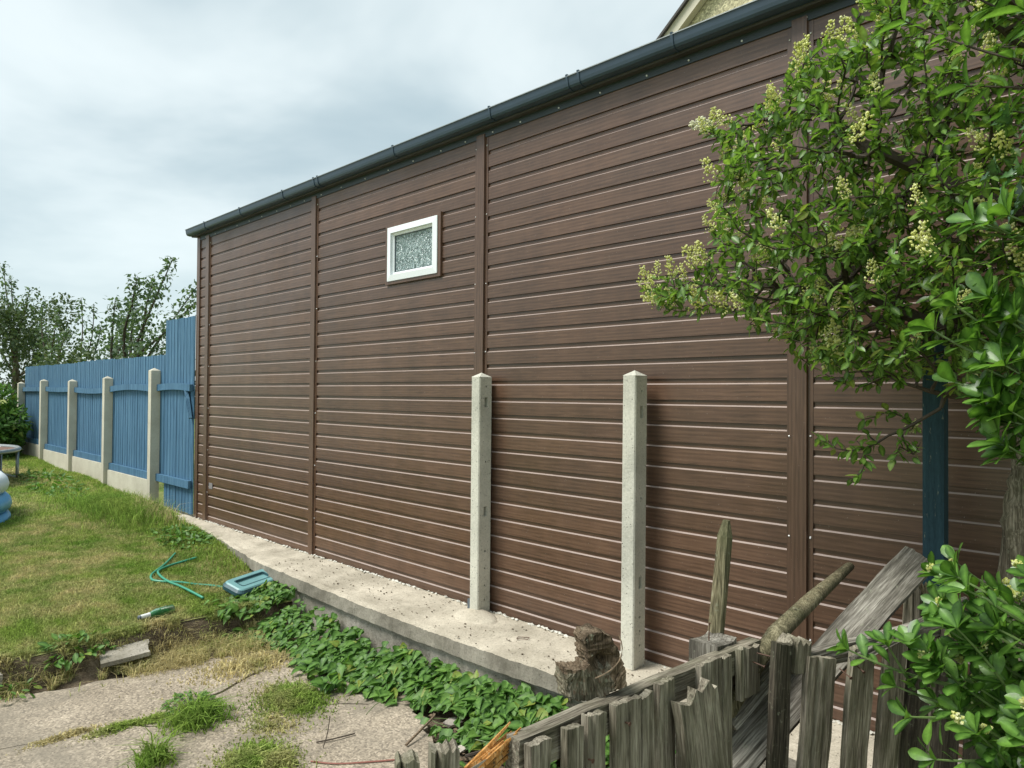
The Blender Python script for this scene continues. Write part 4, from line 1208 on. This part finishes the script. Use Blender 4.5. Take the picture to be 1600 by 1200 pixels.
for i in range(len(trunk) + 4, len(nodes)):
    d = nodes[i] - nodes[par[i]]
    if weight[i] <= 11:
        for s in range(3):
            ax = np.cross(d, rv()); ax /= np.linalg.norm(ax) + 1e-9
            pos = nodes[par[i]] + d * (.2 + .35 * s) + rv(.006)
            for sg in (1, -1):
                if RNG.random() < .88:
                    dr = ax * sg + d / np.linalg.norm(d) * .7 + np.array([0, 0, -.1]) + rv(.25)
                    items.append((pos, dr, np.array([0, 0, 1.]) + rv(.45), RNG.uniform(.026, .056)))
    if nch[i] == 0: tips.append(i)
foliage(pv, items, 'oval', 'privet')
pan = [floret_mesh('flower_panicle', 95, .092, .033, .0038, 'flower') for _ in range(4)]
pan_w = floret_mesh('flower_panicle', 110, .08, .035, .0050, 'flower_white')
lights = sorted(tips, key=lambda i: nodes[i][0] - .5 * nodes[i][2])
npan = 0
wi = min(tips, key=lambda i: np.linalg.norm(nodes[i] - np.array([-1.49, 2.8, 2.77])))
for i in tips:
    p = nodes[i]; ed_ = edge_dist(env, p[0], p[2])
    prob = .85 if ed_ < .13 and (p[2] > 2.4 or p[0] < -1.2) else (.16 if p[1] < 2.75 else .06)
    if p[0] > -.3: prob *= .3
    d = nodes[i] - nodes[par[i]]; d = d / np.linalg.norm(d) * .6 + np.array([0, 0, .8]) + rv(.2)
    if i == wi:
        for q in range(2): put(pan_w, 'flower_panicle', pv, p + rv(.008), np.array([-.8, 0, .6]) + rv(.3), rv(), 1.0)
    elif RNG.random() < prob and npan < 260:
        npan += 1; put(pan[npan % 4], 'flower_panicle', pv, p, d, rv(), RNG.uniform(.8, 1.35))

# ---- euonymus: whorled glossy shoots in the right foreground
def shoots(root, paths, shape, mat, size, n_ind, whorl=(5, 8), spacing=.035, stem='green_stem', flower=None, thick=.0035):
    items = []; mb = MB()
    for k, (a, b, sag) in enumerate(paths):
        a, b = np.array(a, float), np.array(b, float)
        mid = (a + b) / 2 + np.array([0, 0, sag])
        pts = [np.array(q) for q in bez(a, mid, b, 10)]
        mb.tube([Vector(q) for q in pts], np.linspace(thick * 1.4, thick * .55, 11).tolist(), 5, False)
        L = np.linalg.norm(b - a); nn = max(2, int(L / spacing))
        for j in range(nn):
            t = .25 + .72 * j / nn
            q = pts[min(10, int(t * 10))]; d = pts[min(10, int(t * 10) + 1)] - pts[max(0, int(t * 10) - 1)]; d /= np.linalg.norm(d) + 1e-9
            for sg in (1, -1):
                if RNG.random() < .72:
                    ax = np.cross(d, rv()); ax /= np.linalg.norm(ax)
                    items.append((q + rv(.003), ax * sg + d * .75 + rv(.15), np.array([0, 0, 1.]) + d * .3 + rv(.25), size * RNG.uniform(.45, 1.05)))
        d = pts[-1] - pts[-3]; d /= np.linalg.norm(d)
        nw = random.randint(*whorl)
        u = np.cross(d, [0.3, .2, .9]); u /= np.linalg.norm(u); v = np.cross(d, u)
        for j in range(nw):
            an = 6.283 * j / nw + RNG.uniform(-.3, .3); sp = RNG.uniform(.45, 1.25)
            ax = u * math.cos(an) + v * math.sin(an)
            items.append((pts[-1] - d * RNG.uniform(0, .012), d * .8 + ax * sp + np.array([0, 0, .12]), d + np.array([0, 0, .35]) - ax * .2, size * RNG.uniform(.7, 1.1)))
        if flower is not None and k in flower[1]:
            for _ in range(2):
                put(flower[0], 'flower_cluster', root, pts[-1] + d * .008 + rv(.012), np.array([-.3, -.6, .6]) + rv(.2), rv(), RNG.uniform(.8, 1.1))
    mb.build('stems', stem, root)
    foliage(root, items, shape, mat, n_ind)
eu = thing('euonymus_bush', (-.1, 2.15, GB), 'glossy green euonymus with small yellow flowers spilling over the right end of the picket fence', 'shrub')
base_e = (-.12, 2.25, .1)
P_low = [((-.42, 2.10, .80), (-.655, 2.02, .855), -.02), ((-.50, 2.07, .775), (-.555, 2.03, .89), .0), ((-.46, 2.09, .79), (-.50, 2.03, .91), .0), ((-.36, 2.12, .80), (-.455, 2.02, .90), 0),
         ((-.36, 2.12, .74), (-.50, 2.02, .72), -.01), ((-.40, 2.1, .75), (-.545, 2.06, .775), -.01), ((-.30, 2.15, .98), (-.475, 2.18, 1.065), 0), ((-.25, 2.15, 1.0), (-.415, 2.12, 1.08), 0),
         ((-.25, 2.12, .68), (-.44, 2.00, .64), -.02)]
for k in range(120):
    tx = random.uniform(-.47, -.17); ty = random.uniform(1.97, 2.40); tz = random.uniform(.40, 1.10)
    if tx < -.40 and tz < .7 and random.random() < .7: continue
    if tz < .58 and tx < -.36: continue
    P_low.append(((tx + random.uniform(.08, .22), ty + .12, tz - random.uniform(.08, .22)), (tx, ty, tz), random.uniform(-.02, .03)))
fl = floret_mesh('flower_cluster', 34, .024, .020, .0042, 'flower')
shoots(eu, P_low, 'obovate', 'euonymus', .068, 300, flower=(fl, set(range(9, 130, 4)) | {6}), thick=.004)
eu2 = thing('evergreen_shrub', (.1, 1.9, GB), 'bright green glossy shrub reaching in from the right edge in front of the privet', 'shrub')
P_up = [((-.22, 1.96, 1.605), (-.425, 1.915, 1.715), -.03), ((-.22, 1.96, 1.62), (-.375, 1.90, 1.77), 0), ((-.2, 1.97, 1.60), (-.33, 1.91, 1.69), 0), ((-.15, 1.97, 1.62), (-.29, 1.90, 1.74), 0),
        ((-.15, 1.96, 1.52), (-.375, 1.91, 1.585), -.02), ((-.12, 1.96, 1.50), (-.32, 1.90, 1.62), 0), ((-.12, 1.96, 1.46), (-.31, 1.90, 1.51), -.01), ((-.1, 1.97, 1.58), (-.24, 1.9, 1.64), 0),
        ((-.15, 1.93, 1.87), (-.335, 1.865, 1.955), -.01), ((-.13, 1.93, 1.87), (-.265, 1.86, 1.955), 0), ((-.05, 1.93, 1.80), (-.21, 1.87, 1.90), 0), ((-.1, 1.98, 1.40), (-.27, 1.90, 1.43), 0)]
for k in range(26):
    tx = random.uniform(-.33, -.05); tz = random.uniform(1.35, 1.95)
    P_up.append(((tx + .15, 2.0, tz - .12), (tx, random.uniform(1.86, 1.97), tz), 0))
MB().tube(smooth_path([(.1, 1.95, GB), (.12, 1.96, .6), (.06, 1.98, 1.2), (-.02, 1.97, 1.6), (0, 1.95, 2.0)]), .016, 7).build('trunk', 'bark', eu2)
shoots(eu2, P_up, 'obovate', 'euonymus', .070, 200, thick=.004)

# arching long-leaved branches at the top right
lr = thing('long_leaved_shrub', (.25, 1.95, GB), 'long leaved bright green shrub arching down into the top right corner', 'shrub')
MB().tube(smooth_path([(.25, 1.95, GB), (.27, 1.97, .9), (.2, 2.0, 1.8), (.05, 1.98, 2.25)]), .02, 7).build('trunk', 'bark', lr)
P_arch = [((-.05, 1.98, 2.24), (-.475, 1.885, 2.475), -.06), ((-.06, 2.0, 2.30), (-.40, 1.90, 2.56), -.05), ((0, 1.98, 2.28), (-.30, 1.9, 2.52), 0), ((.05, 2.0, 2.15), (-.36, 1.95, 2.30), .02),
          ((.05, 2.0, 2.2), (-.24, 1.9, 2.42), 0), ((0, 2.0, 2.35), (-.32, 1.93, 2.62), 0), ((.05, 2, 2.1), (-.27, 1.97, 2.22), 0), ((.1, 2, 2.3), (-.2, 1.88, 2.36), 0), ((.05, 2.05, 2.4), (-.42, 2.0, 2.68), 0)]
shoots(lr, P_arch, 'lance', 'laurel', .088, 120, whorl=(3, 4), spacing=.030, stem='twig', thick=.0035)
hl_ = thing('holly_bush', (.2, 2.1, GB), 'dark spiny leaved holly sprigs at the right edge below the arching shrub', 'holly')
MB().tube(smooth_path([(.2, 2.1, GB), (.2, 2.1, 1.2), (.1, 2.08, 2.0)]), .015, 7).build('trunk', 'bark', hl_)
P_h = [((-.05, 2.05, 2.05), (-.275, 1.95, 2.19), 0), ((-.05, 2.05, 2.0), (-.30, 1.97, 2.08), 0), ((-.02, 2.05, 1.98), (-.25, 1.93, 2.06), 0), ((0, 2.05, 2.1), (-.22, 1.92, 2.16), 0), ((0, 2.05, 1.95), (-.24, 1.95, 2.0), 0)]
shoots(hl_, P_h, 'holly', 'holly', .058, 80, whorl=(3, 5), spacing=.05, stem='twig')

# ---- bindweed along the low wall
iv = thing('bindweed_patch', (-4, 2.75, -.4), 'leafy green bindweed sprawling along the foot of the low wall', 'bindweed')
items = []
def ivy_leaf(x, y, z, s):
    # leaves look up and out towards the light on the yard side
    d = np.array([RNG.normal() * .6, -.65 + RNG.normal() * .5, -.25 + RNG.normal() * .3])
    items.append((np.array([x, y, z]), d, np.array([.1, -.45, 1.0]) + rv(.30), s))
for k in range(3400):
    x = RNG.uniform(-5.75, -1.75)
    fr = np.interp(x, [-5.75, -5.4, -4.9, -4.2, -3.5, -3.1, -2.7, -1.75], [2.50, 2.50, 2.50, 2.55, 2.60, 2.56, 2.56, 2.66]) + .05 * math.sin(x * 9)
    bk = edge(x) - .01 + (.0)
    t = RNG.random() ** .8
    y = fr + (bk - fr) * t
    if fbm(x, y, 11, 4) < -.33: continue
    h = np.interp(t, [0, .3, .8, 1], [.01, .09, .19, .235]) * np.interp(x, [-5.75, -5, -4, -3, -2, -1.75], [.55, .9, .85, .9, 1.15, 1]) * RNG.uniform(.6, 1.1)
    zb = -.37 if x > -5.3 else float(lawn_z(x, y)) - .02
    ivy_leaf(x, y, zb + h, RNG.uniform(.034, .088) * (1.0 if x > -4.6 else .82))
for cx, cy, n_, r_0 in ((-4.15, 2.52, 40, .13), (-4.38, 2.62, 40, .10), (-3.92, 2.50, 14, .05), (-3.95, 2.42, 10, .03), (-5.45, 2.45, 50, .12)):
    for _ in range(n_):
        x, y = cx + RNG.normal() * r_0, cy + RNG.normal() * r_0 * .5
        ivy_leaf(x, y, (-.36 if x > -5.35 else float(lawn_z(x, y)) - .01) + RNG.uniform(.01, .07), RNG.uniform(.05, .085))
foliage(iv, items, 'heart', 'ivy')
mb = MB()
for k in range(40):
    x = random.uniform(-5.4, -1.8); y = edge(x) - .15 - random.random() * .25
    mb.tube(smooth_path([(x, y, -.36), (x + random.uniform(-.1, .1), y - .05, -.33), (x + random.uniform(-.25, .25), y + random.uniform(-.2, .1), -.345)], 4), .0022, 4, False)
mb.build('vines', 'green_stem', iv)
# small ivy patch on the lawn by the wall, and broad weeds
def weed_patch(name, label, c, n, rx, ry, h, size, shape='oval', mat='ivy'):
    rt = thing(name, c, label, 'weed'); it = []
    for _ in range(n):
        a, q = RNG.random() * 6.283, math.sqrt(RNG.random())
        x, y = c[0] + rx * q * math.cos(a), c[1] + ry * q * math.sin(a)
        zb = float(lawn_z(x, y)) if x < -5.45 else c[2]
        it.append((np.array([x, y, zb + h * (1 - q * q) * RNG.uniform(.4, 1) + .012]), np.array([math.cos(a), math.sin(a), -.1]) * q + rv(.4), np.array([0, -.2, 1]) + rv(.3), size * RNG.uniform(.6, 1.1)))
    foliage(rt, it, shape, mat, min(n, 60))
    return rt
weed_patch('weed_clump', 'low mat of broad leaved weeds on the lawn against the low wall', (-7.75, 2.95, -.06), 330, .62, .24, .10, .075)
weed_patch('weed_clump', 'broad leaved weed growing over the broken lawn edging', (-5.46, 1.40, -.27), 90, .13, .22, .07, .075)
weed_patch('weed_clump', 'small leafy weed below the lawn edging at the left edge', (-5.30, .98, -.36), 46, .14, .14, .07, .05)
weed_patch('weed_clump', 'tiny leafy weed among the bare soil near the bottom edge', (-2.76, 2.41, -.38), 9, .06, .06, .03, .075)
weed_patch('weed_clump', 'leafy weed on the lawn at the foot of the far blue panels', (-12.4, 2.75, .1), 260, 1.6, .32, .12, .10)

# ------------------------------------------------------------------ grass
def blades(name, P, H_, lean, width, mat, parent=None, bend=.5):
    P = np.asarray(P, float); n = len(P)
    ang = RNG.random(n) * 6.283; H_ = np.asarray(H_)
    dirs = np.stack([np.cos(ang), np.sin(ang)], 1) * (lean * RNG.uniform(.3, 1.2, n))[:, None]
    wa = RNG.random(n) * 6.283; wx = np.stack([np.cos(wa), np.sin(wa), np.zeros(n)], 1) * (width * .5 * RNG.uniform(.7, 1.3, n))[:, None]
    mid = P + np.concatenate([dirs * (H_ * .35)[:, None], (H_ * .62)[:, None]], 1)
    tip = P + np.concatenate([dirs * (H_ * (.8 + bend))[:, None], (H_ * (1 - .3 * lean))[:, None]], 1)
    V = np.stack([P - wx, P + wx, mid + wx * .75, mid - wx * .75, tip], 1)
    b = (np.arange(n) * 5)[:, None]
    F = np.concatenate([b + np.array([0, 1, 2]), b + np.array([0, 2, 3]), b + np.array([3, 2, 4])], 0)
    t = np.repeat(RNG.random(n), 5)
    return np_mesh(name, V.reshape(-1, 3), F, mat, parent, {'tint': t})
def lawn_pts(n, x0, x1, y0, y1, cond=None):
    x = RNG.uniform(x0, x1, n); y = RNG.uniform(y0, y1, n)
    if cond is not None:
        k = cond(x, y); x, y = x[k], y[k]
    z = np.array([lawn_z(a, b) for a, b in zip(x, y)])
    return np.stack([x, y, z], 1)
vis = lambda x, y: (y > -1.0 - .62 * (x + 5.5) * -1 * -1 - 99) & (y < np.interp(x, edge_x, edge_y) - .02) & (y > np.interp(x, [-18, -10, -7, -5.4], [-3.4, -.9, -.8, -.8]))
g1 = lawn_pts(225000, -9.5, -5.47, -.8, 3.3, vis)
tag(blades('lawn_grass', g1, RNG.uniform(.018, .042, len(g1)), .8, .006, 'grass'), 'short mown lawn grass with straw coloured dry patches', kind='stuff')
g2 = lawn_pts(110000, -18, -9.5, -3.0, 3.35, lambda x, y: (y > np.interp(x, [-18, -10, -7], [-3.0, -.7, -.6])) & (y < 3.36))
tag(blades('lawn_grass', g2, RNG.uniform(.02, .05, len(g2)), .8, .010, 'grass'), 'short mown lawn grass at the far end of the garden', kind='stuff')
# longer grass along the fence foot and the wall
def near_edge(x, y):
    e = np.where(x < -9.85, 3.36, np.interp(x, edge_x, edge_y))
    d = e - y
    return (d > 0.0) & ~((np.abs(x + 5.8) < .45) & (d < .5)) & (RNG.random(len(x)) < np.exp(-d / .20))
g3 = lawn_pts(60000, -17.5, -5.5, 2.4, 3.38, near_edge)
tag(blades('long_grass', g3, RNG.uniform(.03, .09, len(g3)) * np.where(g3[:, 0] < -9.9, .8, 1), .75, .008, 'lush'), 'longer green grass along the foot of the fence and low wall', kind='stuff')
c = np.array([-9.6, 2.85]); q = RNG.normal(size=(3800, 2)) * np.array([.55, .22]) + c
q = q[q[:, 1] < 3.3]
g4 = np.stack([q[:, 0], q[:, 1], [lawn_z(a, b) for a, b in q]], 1)
tag(blades('grass_clump', g4, RNG.uniform(.10, .24, len(g4)), .95, .007, 'lush'), 'swath of long flopped grass by the end of the low wall', kind='stuff')
q = RNG.normal(size=(500, 2)) * np.array([.35, .08]) + np.array([-9.1, 3.12])
g5 = np.stack([q[:, 0], q[:, 1], [lawn_z(a, b) for a, b in q]], 1)
tag(blades('dry_grass', g5, RNG.uniform(.10, .28, len(g5)), .9, .005, 'dry'), 'pale dry seeding grass by the garage corner', kind='stuff')
y = RNG.uniform(.3, 2.75, 5200); x = -5.47 + RNG.normal(size=5200) * .035
k = np.array([fbm(b, 1, 3, 3.0) for b in y]) > -.18
P = np.stack([x[k], y[k], np.array([lawn_z(-5.47, b) for b in y[k]]) - np.clip((x[k] + 5.47) * 1.0, 0, .08)], 1)
tag(blades('edge_grass', P, RNG.uniform(.03, .085, len(P)), 1.0, .007, 'grass'), 'ragged grass fringe overhanging the lawn edge', kind='stuff')
# straw and weeds in the strip between the lawn edging and the yard
x = RNG.uniform(-5.52, -4.85, 46000); y = RNG.uniform(.5, 2.7, 46000)
k = np.array([fbm(a, b, 2, 2.6) for a, b in zip(x, y)]); far = np.interp(y, [.2, .94, 1.22, 1.6, 1.98, 2.35, 2.75], [-5.34, -5.33, -5.2, -5.13, -5.03, -4.97, -4.8])
kk = (k > -.22) & (x < far + .05 * RNG.normal(size=len(x)) + .02)
P = np.stack([x[kk], y[kk], -.395 + .10 * np.interp(x[kk], [-5.46, -5.30], [1, 0])], 1)
h = np.where(RNG.random(len(P)) < .3, RNG.uniform(.04, .13, len(P)), RNG.uniform(.02, .06, len(P)))
half = RNG.random(len(P)) < .5
tag(blades('dry_grass', P[half], h[half], 1.0, .005, 'dry'), 'dry straw coloured grass in the strip between lawn edging and yard', kind='stuff')
tag(blades('weed_grass', P[~half], h[~half], .9, .006, 'grass'), 'thin green grass in the strip between lawn edging and yard', kind='stuff')
def tuft(label, c, n, rx, ry, hmin, hmax, mat='lush', lean=.7, name='grass_tuft'):
    rt = thing(name, (c[0], c[1], -.375), label, 'grass tuft', 'grass tufts in the yard')
    q = RNG.normal(size=(n, 2)) * np.array([rx, ry]) + np.array(c)
    P = np.stack([q[:, 0], q[:, 1], np.full(n, -.378)], 1)
    r = np.hypot((q[:, 0] - c[0]) / rx, (q[:, 1] - c[1]) / ry)
    b_ = blades('blades', P, RNG.uniform(hmin, hmax, n) * np.clip(1.25 - .4 * r, .35, 1.2), lean, .009, mat, rt)
    b_['kind'] = 'stuff'
    return rt
tuft('big bushy green grass tuft growing in the yard crack, largest of the tufts', (-4.13, 1.66), 620, .085, .095, .06, .19, 'lush', 1.15)
weed_patch('weed_clump', 'dark low leafy weed behind the biggest grass tuft in the yard', (-4.33, 1.72, -.38), 260, .20, .15, .07, .038)
tuft('green grass tuft at the bottom edge of the yard', (-3.82, 1.33), 260, .045, .045, .07, .19, 'lush', 1.15)
tuft('low mossy mat of yellow green grass in the middle of the yard', (-3.98, 2.20), 2600, .15, .10, .03, .085, 'grass', .9)
tuft('wide mossy grass patch at the bottom edge left of the wooden stubs', (-3.42, 1.70), 2400, .12, .10, .03, .10, 'grass', .9)
tuft('thin line of mossy grass along the crack at the left of the yard', (-4.36, 1.30), 700, .030, .09, .02, .05, 'grass', .9)
tuft('sparse brownish grass in the crack nearest the left edge', (-4.46, 1.08), 500, .025, .10, .015, .045, 'dry', .9)
tuft('short grass in the crack just left of the biggest tuft', (-4.33, 1.50), 300, .025, .05, .02, .05, 'grass', .9)
tuft('dry brown grass patch beside the mossy mat in the yard', (-3.78, 1.95), 900, .13, .10, .015, .045, 'dry', 1.0)
tuft('brown grass fringe at the far edge of the yard below the ivy', (-4.72, 2.30), 1500, .12, .22, .02, .07, 'dry', 1.0)

# ------------------------------------------------------------------ beyond the fence
def limb_tree(name, label, base, limbs, leaf_n, leaf_s, spread, mat='hazed_leaf', group=None, trunk_r=.07):
    rt = thing(name, base, label, 'tree', group)
    it = []; mb = MB()
    for lm in limbs:
        pts = smooth_path(lm, 6)
        mb.tube(pts, np.linspace(trunk_r * .6, .008, len(pts)).tolist(), 5, False)
        L = len(pts)
        for _ in range(leaf_n):
            t = RNG.random() ** .8; k = int(t * (L - 1)); p = np.array(pts[k])
            sp = spread * (1.15 - .75 * t)
            q = p + rv(sp * .5) * np.array([1, 1, .8])
            it.append((q, rv() + np.array([0, 0, -.3]), rv(.5) + np.array([0, 0, 1]), leaf_s * RNG.uniform(.6, 1.2)))
    mb.build('limbs', 'twig', rt)
    MB().tube([base, (base[0], base[1], limbs[0][0][2])], [trunk_r, trunk_r * .8], 7).build('trunk', 'bark', rt)
    foliage(rt, it, 'simple', mat, 0)
    return rt
Y3 = 6.0
b3 = (-19.2, Y3, 0)
def L3(*pts): return [(x, Y3 + dy, z) for x, z, dy in pts]
limb_tree('young_tree', 'loose open young tree with upswept branches behind the tall blue panel', b3, [
    L3((-19.2, 1.4, 0), (-18.9, 2.6, 0), (-18.2, 3.8, .2), (-17.3, 4.75, .3)), L3((-19.2, 1.4, 0), (-18.6, 2.4, .2), (-17.4, 3.2, .3), (-15.7, 4.0, .3)),
    L3((-19.2, 1.4, 0), (-18.3, 2.3, -.2), (-17.0, 2.9, 0), (-15.7, 3.55, .2)), L3((-19.2, 1.4, 0), (-19.4, 2.8, .3), (-19.1, 3.7, .3), (-18.8, 4.5, .4)),
    L3((-19.2, 1.4, 0), (-19.9, 2.6, .2), (-20.1, 3.4, .3), (-20.1, 4.1, .3)), L3((-19.2, 1.4, 0), (-20.3, 2.4, .0), (-20.8, 3.0, .3), (-20.9, 3.5, .3)),
    L3((-19.2, 1.4, 0), (-18.8, 2.8, -.3), (-18.3, 3.6, -.3), (-17.9, 4.3, -.3)), L3((-19.2, 1.4, 0), (-19.6, 2.2, -.3), (-19.7, 3.0, -.3), (-19.5, 3.9, -.3)),
    L3((-19.2, 1.4, 0), (-18.0, 2.2, .3), (-17.2, 2.5, .3), (-16.6, 2.9, .3)), L3((-19.2, 1.4, 0), (-20.5, 1.9, .3), (-21.4, 2.4, .3), (-21.8, 3.0, .3))], 430, .125, .48, group='trees beyond the fence', trunk_r=.09)
for bx, lbl, lims in ((-23.5, 'thin upright sapling standing left of the young tree behind the fence', [[(-23.5, 6, 1.4), (-23.6, 6, 2.6), (-23.9, 6.1, 3.5), (-24.1, 6.1, 4.4)], [(-23.5, 6, 1.4), (-23.1, 6, 2.4), (-22.9, 6.1, 3.2), (-22.8, 6.1, 4.1)], [(-23.5, 6, 1.4), (-22.8, 6, 2.2), (-22.4, 6.1, 2.9), (-22.1, 6.1, 3.4)]]),
                      (-27.2, 'sparse sapling with two leafy tops beside the dark rounded tree', [[(-27.2, 6, 1.4), (-27.0, 6, 2.8), (-26.6, 6, 3.6), (-26.4, 6.1, 4.3)], [(-27.2, 6, 1.4), (-27.8, 6, 2.7), (-28.4, 6, 3.8), (-28.6, 6.1, 4.6)], [(-27.2, 6, 1.4), (-26.3, 6, 2.4), (-25.6, 6, 3.1), (-25.2, 6.1, 3.5)]])):
    limb_tree('sapling', lbl, (bx, 6, 0), lims, 190, .135, .30, group='trees beyond the fence', trunk_r=.05)
def mass(name, label, cat, c, rxyz, n, size, mat, group=None, trunk=True, n_ind=0, shape='simple', lumps=14):
    rt = thing(name, (c[0], c[1], 0), label, cat, group)
    C = np.array(c); R = np.array(rxyz); it = []
    cl = [(C + R * np.array([RNG.uniform(-.75, .75), RNG.uniform(-.75, .75), RNG.uniform(-.8, .8)]), RNG.uniform(.25, .5)) for _ in range(lumps)]
    for k in range(n):
        cc, s = cl[k % lumps]; d = rv(); d /= np.linalg.norm(d)
        p = cc + R * s * d * RNG.uniform(.55, 1.08)
        it.append((p, d + rv(.6), d + np.array([0, 0, .8]) + rv(.4), size * RNG.uniform(.6, 1.2)))
    foliage(rt, it, shape, mat, n_ind)
    if trunk:
        mb = MB(); mb.tube([(c[0], c[1], -.3), (c[0] + .1, c[1], c[2] - R[2] * .3), (c[0] - .1, c[1], c[2] + R[2] * .4)], [.16, .12, .03], 7)
        for k in range(6):
            e = cl[k % lumps][0]; mb.tube([(c[0], c[1], c[2] - R[2] * .35), tuple(e)], [.06, .015], 5)
        mb.build('trunk', 'bark', rt)
    return rt
mass('dark_tree', 'dense dark rounded tree behind the far end of the fence at the left edge', 'tree', (-33.4, 6.2, 2.9), (3.4, 1.6, 2.4), 9500, .16, 'hedge', 'trees beyond the fence', lumps=24)
limb_tree('sapling', 'leafy shoots rising out of the dark rounded tree at the left edge', (-32.5, 6, 0), [[(-32.5, 6, 2.5), (-32.8, 6, 4.4), (-33.2, 6, 5.4), (-33.4, 6, 6.1)], [(-32.5, 6, 2.5), (-31.6, 6, 4.0), (-30.8, 6, 4.6), (-30.2, 6, 5.3)], [(-32.5, 6, 2.5), (-33.6, 6, 4.6), (-34.4, 6, 5.8), (-34.9, 6, 6.8)]], 200, .15, .42, group='trees beyond the fence')
for k, (x, w, h, lbl) in enumerate(((-15.3, 1.6, 1.25, 'hedge bush just behind the tall blue panel'), (-18.5, 2.0, 1.45, 'dark green hedge bush below the young tree'), (-21.8, 2.0, 1.5, 'dark green hedge bush between the young tree and the saplings'), (-25.2, 2.2, 1.55, 'dark green hedge bush between the two saplings'))):
    mass('hedge_bush', lbl, 'hedge', (x, 5.2, 1.35), (w, .7, h * .8), 2400, .13, 'hedge', 'hedge beyond the fence', trunk=False, lumps=10)
mass('garden_shrub', 'leafy light green shrub smothering the far end of the blue fence', 'shrub', (-17.2, 2.75, 1.0), (1.0, .55, .95), 5200, .10, 'ivy', None, True, 60, 'heart', 16)
mass('bramble', 'low dark tangle of bramble behind the trampoline', 'bramble', (-16.6, 1.9, .45), (1.3, .7, .42), 2600, .09, 'ivy', None, False, 0, 'heart', 12)

# cream gabled house behind the garage roof
hs = thing('house', (-2.2, 14, 0), 'cream pebbledash house gable rising behind the garage gutter', 'house')
YH = 10.2
def hz(x): return 7.62 + (x + 5.94) * .86
xr = -1.8
MB().prism([(-7.9, 0), (3.9, 0), (3.9, hz(-7.55)), (xr, hz(xr)), (-7.55, hz(-7.55)), (-7.9, 5)], YH, YH + 8, 'y').build('gable_wall', 'render', hs)
for s in (-1, 1):
    xe = -8.15 if s < 0 else 2 * xr + 8.15
    MB().prism([(xe, hz(-8.15) + .14), (xr, hz(xr) + .14), (xr, hz(xr) - .10), (xe, hz(-8.15) - .10)], YH - .16, YH - .02, 'y').build('bargeboard', 'verge', hs)
    MB().prism([(xe - s * -.1, hz(-8.15) + .10), (xr, hz(xr) + .20), (xr, hz(xr) + .145), (xe - s * -.1, hz(-8.15) + .045)], YH - .22, YH + 8.2, 'y').build('roof', 'roof', hs)
frame_mb(-3.2, -1.6, 3.9, 5.1, .08, YH - .03, YH + .02).build('window', 'upvc', hs)
MB().box(-3.13, -1.67, YH - .012, YH - .004, 3.97, 5.03).build('pane', 'glass', bpy.data.objects['window.001'] if 'window.001' in bpy.data.objects else hs)
